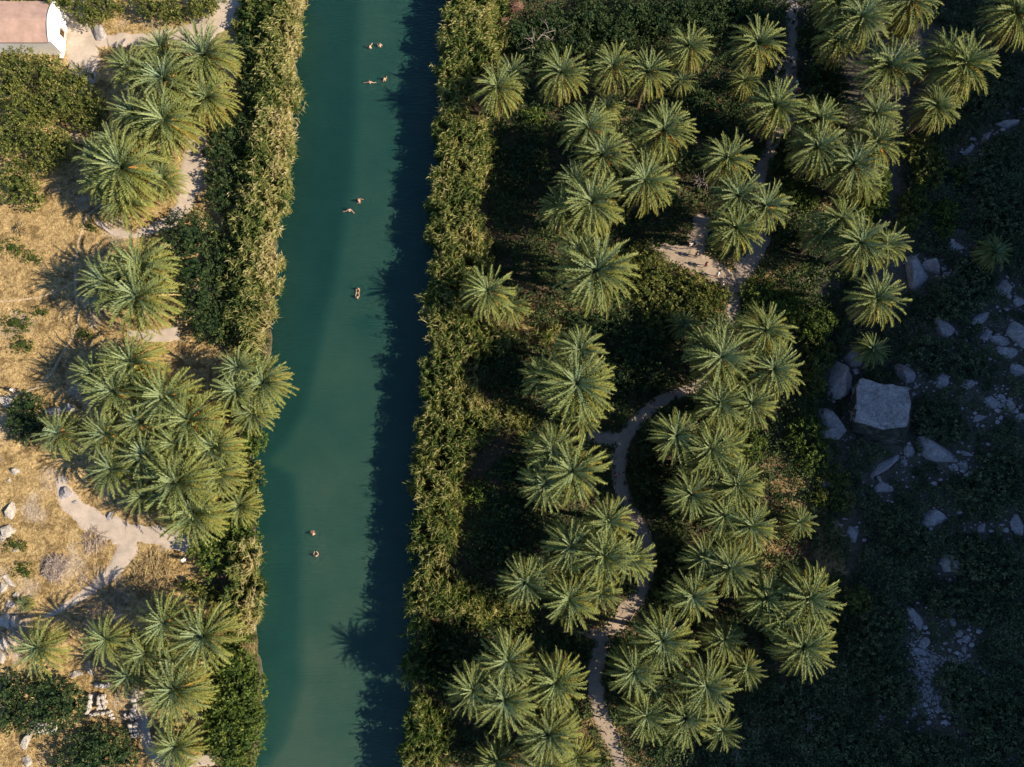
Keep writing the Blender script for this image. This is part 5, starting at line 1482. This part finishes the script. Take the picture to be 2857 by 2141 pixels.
 ('F', 960, 1180, 130, 5.0, 'drooping low palm under the long-skirted one', 0),
 ('F', 75, 1025, 180, 9.0, 'palm with orange heart right of the leafless whitish tree', 1),
 ('F', 140, 1270, 180, 8.8, 'upper left palm of the trio above the bright path', 1),
 ('F', 320, 1330, 170, 8.8, 'right palm of the trio above the bright path', 1),
 ('F', 125, 1470, 180, 8.4, 'lower left palm of the trio above the bright path', 0),
 ('F', 800, 1420, 160, 8.6, 'top palm of the row at the edge of the boulder field', 0),
 ('F', 680, 1500, 140, 7.2, 'shaded palm at the left of the row at the edge of the boulder field', 0),
 ('F', 925, 1560, 205, 9.4, 'large palm in the middle of the row at the edge of the boulder field', 1),
 ('F', 1100, 1570, 145, 8.4, 'palm at the right of the row touching the large smooth boulder', 0),
 ('G', 1030, 355, 185, 8.8, 'solitary yellow-tipped palm lowest in the row at the boulder field', 1),
 ('F', 1785, 1620, 110, 3.0, 'dark low palm alone in the shade among the boulders', 0),
 ('G', 1005, 680, 115, 4.2, 'small half-lit palm growing between the boulders', 0),
 # right bank, lower part
 ('I', 1305, 165, 165, 8.6, 'grey-green palm at the top of the clump below the path bend', 0),
 ('I', 1075, 320, 180, 8.4, 'blue-green palm at the left of the clump below the path bend', 0),
 ('I', 1270, 370, 200, 9.2, 'large palm in the centre of the clump below the path bend', 0),
 ('I', 1440, 390, 155, 8.2, 'palm at the right of the clump below the path bend, over the path', 0),
 ('I', 800, 535, 165, 7.0, 'dark shaded palm near the reeds, left of the clump below the path bend', 0),
 ('I', 900, 470, 110, 6.4, 'shaded palm between the dark one and the clump below the path bend', 0),
 ('I', 1065, 640, 185, 8.4, 'bright palm at the bottom of the clump below the path bend', 0),
 ('I', 1255, 590, 130, 6.8, 'small palm right of the bright bottom palm above the narrow path gap', 0),
 ('I', 690, 1010, 185, 9.6, 'upper palm of the lower reed-side group', 0),
 ('I', 480, 1190, 170, 9.6, 'left palm of the lower reed-side group, nearest the river', 0),
 ('I', 670, 1250, 200, 9.6, 'large right palm of the lower reed-side group', 0),
 ('I', 985, 1140, 185, 9.0, 'palm left of the shaded lower path', 0),
 ('I', 940, 1450, 190, 8.4, 'bright green palm at the bottom left of the lower path', 0),
 ('I', 920, 1660, 170, 6.0, 'palm cut by the bottom edge left of the path', 0),
 ('I', 1110, 1600, 130, 3.4, 'low bright palm at the bottom edge beside the rope fence', 0),
 ('I', 620, 1620, 150, 3.6, 'dark shaded low palm at the bottom behind the reeds', 0),
 ('I', 1630, 890, 195, 9.0, 'palm above the shaded lower path on its right', 0),
 ('I', 1455, 1075, 170, 8.4, 'palm bending over the right edge of the shaded lower path', 0),
 ('I', 1570, 1180, 125, 6.4, 'small palm under the one bending over the shaded lower path', 0),
 ('I', 1530, 1340, 165, 7.8, 'lowest palm on the right of the path', 0),
 ('I', 1770, 1355, 175, 8.0, 'palm right of the lowest one on the right of the path', 1),
 ('H', 150, 1165, 190, 9.2, 'large palm at the right of the lowest right group', 0),
 ('H', 70, 620, 165, 8.0, 'palm right of the shaded path stretch in the lower middle', 0),
 ('H', 260, 130, 150, 8.0, 'palm with whitish heart upper left of the two above the dry fronds', 0),
 ('H', 425, 195, 165, 8.0, 'yellowish palm upper right of the two above the dry fronds', 0),
 ('H', 720, 165, 110, 2.6, 'low bushy palm beside the pinkish dry fronds', 0),
 ('H', 140, 385, 150, 7.2, 'dark shaded palm left of the one with spread fronds', 0),
 ('H', 290, 445, 170, 8.0, 'palm with spread fronds left of the pinkish dry fronds', 0),
 ('H', 400, 430, 120, 5.0, 'green palm half hidden right of the one with spread fronds', 0),
 ('H', 770, 630, 205, 9.0, 'upper palm of the last sunlit clump on the right', 1),
 ('H', 510, 630, 170, 7.6, 'dark palm left of the last sunlit clump on the right', 0),
 ('H', 625, 740, 165, 7.8, 'shaded palm inside the last sunlit clump on the right', 0),
 ('H', 780, 780, 150, 7.4, 'yellow palm squeezed in the middle of the last sunlit clump', 0),
 ('H', 740, 925, 195, 9.0, 'lowest palm of the last sunlit clump on the right', 1),
 ('H', 260, 880, 140, 4.6, 'dark low palm hidden in deep shade of the lower right', 0),
 ('H', 400, 1060, 120, 3.0, 'dark low palm right of the lowest right group', 0),
 ('H', 250, 1430, 130, 3.0, 'dark low palm at the bottom of the lowest right group', 0),
]
for crop, x, y, r, h, label, fr in PALMS:
    X, Y, s = tgt(crop, x, y)
    if crop not in 'ABC' and h > 7: h *= 0.92
    r *= 0.90 if crop in 'ABC' else 0.96
    palm(X, Y, r / s, h, label, fruit=bool(fr), dead=18 if 'lower reed-side' in label else 10 if ('skirt' in label or 'orange' in label) else 12 if h > 7 else 8 if h > 4 else 0)

# ------------------------------------------------------------------ rope fences
M['post'] = plain_mat('weathered_wood', (0.17, 0.115, 0.07), 0.85, 0.3, 6)
M['rope'] = plain_mat('rope', (0.45, 0.37, 0.27), 0.9, 0.15, 8)
def rope_fence(pts, label):
    P = [at_g(x, y, 0.0) for x, y in pts]
    c = P[0]
    root = empty('rope_fence', (float(c[0]), float(c[1]), float(c[2])))
    tag(root, label, 'fence')
    rng = random.Random(len(pts) * 7 + int(pts[0][0]))
    tops = []
    for p in P:
        lean = np.array([rng.uniform(-.08, .08), rng.uniform(-.08, .08), 1.15])
        b = p - c
        V, F = tube_geo(np.stack([b - [0, 0, 0.2], b + lean * 0.5, b + lean]), [0.075, 0.07, 0.065], 7)
        n = len(V)
        mesh_obj('post', np_mesh('post', V, [F, np.arange(n - 7, n)[None]], M['post']), root)
        tops.append(b + lean * 0.88)
    if len(tops) > 1:
        parts = []
        for a, b in zip(tops[:-1], tops[1:]):
            t = np.linspace(0, 1, 7)[:, None]
            q = a * (1 - t) + b * t; q[:, 2] -= 0.16 * 4 * (t * (1 - t))[:, 0]
            parts.append(tube_geo(q, np.full(7, 0.022), 4))
        V, F = join_geo(parts)
        mesh_obj('rope', np_mesh('rope', V, [F], M['rope']), root)
rope_fence([(1668, 2030), (1674, 2000), (1688, 2043), (1693, 2079), (1702, 2107), (1704, 2138), (1706, 2175)][1:], 'rope fence of short wooden posts left of the path at the bottom edge')
rope_fence([(1740, 2117), (1742, 2150), (1748, 2190)], 'two wooden posts with rope right of the path at the bottom edge')
rope_fence([(1722, 1690), (1714, 1716), (1704, 1743), (1695, 1768)], 'rope fence left of the narrow sunlit path gap')
rope_fence([(1756, 1728), (1768, 1706)], 'pair of wooden posts right of the narrow sunlit path gap')
rope_fence([(1703, 1260), (1703, 1292), (1705, 1318), (1707, 1345), (1713, 1370), (1717, 1389)], 'rope fence along the left edge of the path bend')

# ------------------------------------------------------------------ people
def flat_mat(name, col, rough=0.6):
    m, nt, p = new_mat(name)
    n = noise(nt, 8, 2)
    nt.links.new(ramp(nt, n, [(0.3, tuple(c * 0.88 for c in col)), (0.7, tuple(min(1, c * 1.08) for c in col))]), p.inputs['Base Color'])
    p.inputs['Roughness'].default_value = rough
    return m
SKIN = [flat_mat('skin', (0.62, 0.40, 0.29), 0.5), flat_mat('tanned_skin', (0.50, 0.30, 0.20), 0.5)]
HAIRM = [flat_mat('dark_hair', (0.025, 0.016, 0.012), 0.5), flat_mat('brown_hair', (0.10, 0.055, 0.03), 0.5)]
CL = {k: flat_mat(k + '_cloth', v, 0.85) for k, v in {'white': (0.78, 0.77, 0.74), 'black': (0.02, 0.02, 0.024), 'red': (0.55, 0.03, 0.035), 'pink': (0.72, 0.05, 0.16), 'navy': (0.03, 0.045, 0.10), 'grey': (0.20, 0.20, 0.22), 'blue': (0.10, 0.17, 0.30), 'straw': (0.70, 0.55, 0.32), 'tan': (0.45, 0.30, 0.18), 'teal': (0.06, 0.20, 0.22)}.items()}

def skin_body(name, verts, edges, radii, root_i, mat, parent, sub=1):
    me = bpy.data.meshes.new(name)
    me.from_pydata([tuple(v) for v in verts], edges, [])
    o = bpy.data.objects.new(name, me)
    link(o, parent)
    md = o.modifiers.new('skin', 'SKIN')
    if not me.skin_vertices:
        with bpy.context.temp_override(object=o, active_object=o): pass
    sv = me.skin_vertices[0].data
    for i, r in enumerate(radii):
        sv[i].radius = (r, r); sv[i].use_root = (i == root_i)
    md.use_smooth_shade = True
    if sub:
        s = o.modifiers.new('smooth', 'SUBSURF'); s.levels = sub; s.render_levels = sub
    me.materials.append(mat)
    return o

def person(px, py, label, face=90, arms=None, legs=None, swim=False, skin=0, hair=0, top=None, bottom=None, hat=None, group=None, bend=0.0, zref=None, walk=0.0):
    """arms: two hand targets (dx, dy, z) in metres relative to the body axis, in the body's frame where +x is its front"""
    zg = zref
    if swim:
        base = at(px, py, WZ + 0.35); z0 = WZ - 1.12
    else:
        base = at_g(px, py, 1.3); z0 = float(ground(base[0], base[1])) + 0.035
    root = empty('person', (float(base[0]), float(base[1]), z0), math.radians(face))
    tag(root, label, 'person', group)
    V, E, Rr = [], [], []
    def add(p, r, prev=None):
        V.append(np.array(p, float)); Rr.append(r)
        if prev is not None: E.append((prev, len(V) - 1))
        return len(V) - 1
    b = bend
    pel = add((0, 0, 0.95), 0.135)
    w = add((0.05 * b, 0, 1.10), 0.12, pel)
    ch = add((0.16 * b, 0, 1.30), 0.145, w)
    sh = add((0.24 * b, 0, 1.43), 0.105, ch)
    nk = add((0.30 * b + 0.01, 0, 1.51), 0.052, sh)
    hd0 = add((0.36 * b + 0.025, 0, 1.58), 0.078, nk)
    hd = add((0.38 * b + 0.02, 0, 1.66), 0.092, hd0)
    hd2 = add((0.38 * b + 0.01, 0, 1.725), 0.066, hd)
    for s in (1, -1):
        hip = add((0, 0.095 * s, 0.88), 0.095, pel)
        st = walk * s
        kn = add((0.10 + 0.22 * st, 0.10 * s, 0.50), 0.062, hip)
        an = add((0.02 + 0.36 * st - 0.06, 0.10 * s, 0.09), 0.040, kn)
        add((0.10 + 0.36 * st, 0.11 * s, 0.035), 0.038, an)
    arms = arms or ((0.12, 0.28, 0.86), (0.05, -0.28, 0.86))
    for s, tg in zip((1, -1), arms):
        so = add((0.24 * b, 0.185 * s, 1.40), 0.066, sh)
        S = V[so]; Tt = np.array(tg, float)
        d = Tt - S; L = np.linalg.norm(d)
        if L > 0.54: Tt = S + d / L * 0.54; d = Tt - S; L = 0.54
        hgt = math.sqrt(max(0.0, 0.28 ** 2 - (L / 2) ** 2))
        side = np.cross(d / (L + 1e-6), [0, 0, 1.0]); nrm = np.linalg.norm(side)
        bd = np.array([-0.3, 0.5 * s, -0.6]); bd -= d * (bd @ d) / (L * L + 1e-6); bd /= np.linalg.norm(bd) + 1e-6
        el = add((S + Tt) / 2 + bd * hgt, 0.045, so)
        wr = add(Tt, 0.030, el)
        f = (Tt - V[el]); f /= np.linalg.norm(f) + 1e-6
        sd = np.cross(f, [0, 0, 1.0]); sd /= np.linalg.norm(sd) + 1e-6
        pm = add(Tt + f * 0.07, 0.036, wr)
        for q, (o_, l_) in enumerate(((-0.032, 0.075), (-0.011, 0.088), (0.011, 0.084), (0.032, 0.066))):
            k1 = add(V[pm] + f * 0.030 + sd * o_, 0.0095, pm)
            add(V[k1] + f * l_ - np.array([0, 0, 0.022]), 0.0075, k1)
        k1 = add(V[wr] + f * 0.035 + sd * 0.045 * -s, 0.011, wr)
        add(V[k1] + f * 0.045 + sd * 0.018 * -s, 0.009, k1)
    body = skin_body('body', V, E, Rr, pel, SKIN[skin], root)
    # hair or hat
    H = V[hd] + np.array([-0.012, 0, 0.015])
    bm = bmesh.new()
    bmesh.ops.create_uvsphere(bm, u_segments=12, v_segments=8, radius=1.0)
    for v in list(bm.verts):
        x, y, z = v.co
        if x > 0.25: z = max(z, 0.22)
        else: z = max(z, -0.75)
        v.co = (H[0] + 0.112 * x, H[1] + 0.102 * y, H[2] + 0.118 * z)
    bm_obj('hair', bm, HAIRM[hair], root, smooth=True)
    if hat:
        bm = bmesh.new()
        prof = [(0.0, 0.125), (0.06, 0.12), (0.10, 0.09), (0.115, 0.035), (0.20 if hat != 'white' else 0.15, 0.02), (0.205 if hat != 'white' else 0.155, 0.008), (0.115, 0.015)]
        rings = []
        for r, z in prof:
            rings.append([bm.verts.new((H[0] + r * math.cos(a), H[1] + r * math.sin(a), H[2] + 0.03 + z)) for a in np.linspace(0, 2 * math.pi, 14, endpoint=False)])
        for a_, b_ in zip(rings[:-1], rings[1:]):
            for k in range(14): bm.faces.new((a_[k], a_[(k + 1) % 14], b_[(k + 1) % 14], b_[k]))
        bmesh.ops.remove_doubles(bm, verts=bm.verts, dist=1e-4)
        bm_obj('hat', bm, CL[hat], root, smooth=True)
    if top:
        vv, ee, rr = [], [], []
        idx = {}
        for i in (w, ch, sh):
            idx[i] = len(vv); vv.append(V[i]); rr.append(Rr[i] + 0.022)
        ee += [(0, 1), (1, 2)]
        vv.append(V[pel] + np.array([0, 0, 0.02])); rr.append(Rr[pel] + 0.02); ee.append((3, 0))
        for a, bq in [e for e in E if e[0] == sh and e[1] != nk]:
            vv.append(V[bq]); rr.append(0.082); ee.append((2, len(vv) - 1))
            el = [e[1] for e in E if e[0] == bq][0]
            vv.append(V[bq] * 0.35 + V[el] * 0.65); rr.append(0.066); ee.append((len(vv) - 2, len(vv) - 1))
        skin_body('shirt', vv, ee, rr, 0, CL[top], root)
    if bottom:
        vv = [V[pel]]; rr = [Rr[pel] + 0.018]; ee = []
        for s in (1, -1):
            hip = [e[1] for e in E if e[0] == pel and abs(V[e[1]][1] - 0.095 * s) < 1e-6][0]
            kn = [e[1] for e in E if e[0] == hip][0]
            vv.append(V[hip]); rr.append(0.112); ee.append((0, len(vv) - 1))
            vv.append(V[hip] * 0.25 + V[kn] * 0.75); rr.append(0.088); ee.append((len(vv) - 2, len(vv) - 1))
        skin_body('shorts', vv, ee, rr, 0, CL[bottom], root)
    return root

SW = 'swimmers standing in the river'
wz = 1.12
# arms given in the body frame: +x ahead, +y to its left
person(1034, 130, 'dark-haired swimmer in the topmost pair, left one, one arm stretched out', 180, ((0.5, -0.1, 1.25), (-0.1, -0.55, 1.2)), swim=True, group=SW, bend=0.5)
person(1060, 127, 'pale swimmer in the topmost pair, right one, arms bent in front', 110, ((0.35, 0.25, 1.2), (0.35, -0.2, 1.2)), swim=True, group=SW, bend=0.3, hair=1)
person(1031, 229, 'swimmer with both arms spread wide, second pair from the top', 90, ((0.05, 0.75, 1.22), (0.05, -0.75, 1.22)), swim=True, group=SW, bend=0.2, hair=1)
person(1074, 221, 'pinkish swimmer right of the one with spread arms', 150, ((0.35, 0.3, 1.2), (0.1, -0.5, 1.2)), swim=True, skin=1, group=SW, bend=0.5)
person(1003, 558, 'swimmer with right arm trailing, upper one of the middle pair', 200, ((0.3, 0.25, 1.2), (-0.65, 0.05, 1.22)), swim=True, skin=1, group=SW, bend=0.6)
person(974, 587, 'swimmer with curved outstretched arms, lower one of the middle pair', 100, ((0.05, 0.75, 1.22), (-0.35, -0.55, 1.22)), swim=True, group=SW, bend=0.4)
person(998, 804, 'swimmer held by the hands, upper one of the facing pair', -92, ((0.55, 0.1, 1.25), (0.55, -0.12, 1.25)), swim=True, skin=1, group=SW, bend=0.3)
person(996, 830, 'dark-haired swimmer reaching up to a partner, lower one of the facing pair', 88, ((0.6, 0.18, 1.28), (0.6, -0.18, 1.28)), swim=True, group=SW, bend=0.2)
person(876, 1490, 'swimmer with dark swimsuit and raised hands, upper one of the lowest pair', 185, ((0.35, -0.1, 1.35), (0.25, -0.35, 1.3)), swim=True, skin=1, top=None, group=SW, bend=0.5)
person(881, 1552, 'swimmer with both forearms raised, lower one of the lowest pair', 95, ((0.45, 0.18, 1.4), (0.45, -0.18, 1.4)), swim=True, group=SW, bend=0.1, hair=1)
WK = 'walkers on the paths'
person(1931, 679, 'walker in white raising an arm in the shade above the bright path', 120, ((0.2, 0.3, 1.7), (0.1, -0.25, 0.9)), top='white', bottom='white', group=WK)
person(1941, 677, 'walker in dark clothes with pale cap beside the one in white', 200, None, top='black', bottom='black', hat='white', group=WK)
person(1946, 708, 'walker in black at the shadow edge of the bright path', 180, None, top='black', bottom='grey', group=WK, walk=0.6)
person(1973, 736, 'walker with red hair band and red shirt on the bright path', 190, None, top='red', bottom='grey', hair=1, group=WK, walk=0.8)
person(2003, 765, 'walker in a white shirt in the middle of the bright path', 180, None, top='white', bottom='tan', hat='white', group=WK, walk=0.8)
person(2017, 792, 'walker in white with dark bag, lowest on the bright path', 185, None, top='white', bottom='navy', group=WK, walk=0.8)
person(2220, 27, 'walker with white cap, topmost on the upper path', -90, None, top='black', bottom='black', hat='white', group=WK, walk=0.7)
person(2216, 57, 'walker in black, second from the top on the upper path', -90, None, top='black', bottom='navy', group=WK, walk=0.7)
person(2209, 167, 'walker with tan sun hat leading the group on the upper path', -90, None, top='black', bottom='grey', hat='straw', group=WK, walk=0.7)
person(2215, 184, 'walker with tan hat close behind the leader of the upper path group', -80, None, top='grey', bottom='black', hat='tan', group=WK, walk=0.5)
person(2208, 212, 'walker in a bright red top in the upper path group', -90, None, top='red', bottom='navy', group=WK, walk=0.5)
person(2205, 240, 'bare-armed walker in grey at the lower left of the upper path group', -70, None, top='tan', bottom='grey', hair=1, group=WK)
person(2221, 233, 'walker with light hat right of the bare-armed one', -100, None, top='grey', bottom='black', hat='straw', group=WK, walk=0.4)
person(2231, 249, 'walker in pinkish red at the right of the upper path group', -100, None, top='red', bottom='tan', group=WK, walk=0.4)
person(2176, 187, 'walker in white standing under the palm left of the upper path', 0, None, top='white', bottom='tan', hair=1, group=WK)
person(2168, 201, 'walker in tan beside the palm litter left of the upper path', 0, None, top='tan', bottom='white', group=WK)
person(1726, 1325, 'walker in a bright pink top on the shaded path bend', -100, None, top='pink', bottom='grey', group=WK, walk=0.8)
person(1743, 1391, 'walker under a round straw hat below the path bend', -60, None, top='teal', bottom='navy', hat='straw', group=WK, walk=0.5)
person(511, 1563, 'walker in a white shirt at the end of the left bank trail', 170, None, top='white', bottom='grey', hat='white', group=WK, walk=0.6)
person(36, 1089, 'walker in dark clothes with white cap on the left edge trail', 180, None, top='grey', bottom='black', hat='white', group=WK, walk=0.6)

print('palms', len(PALMS), 'fronds', NFROND, 'objects', len(scene.objects))
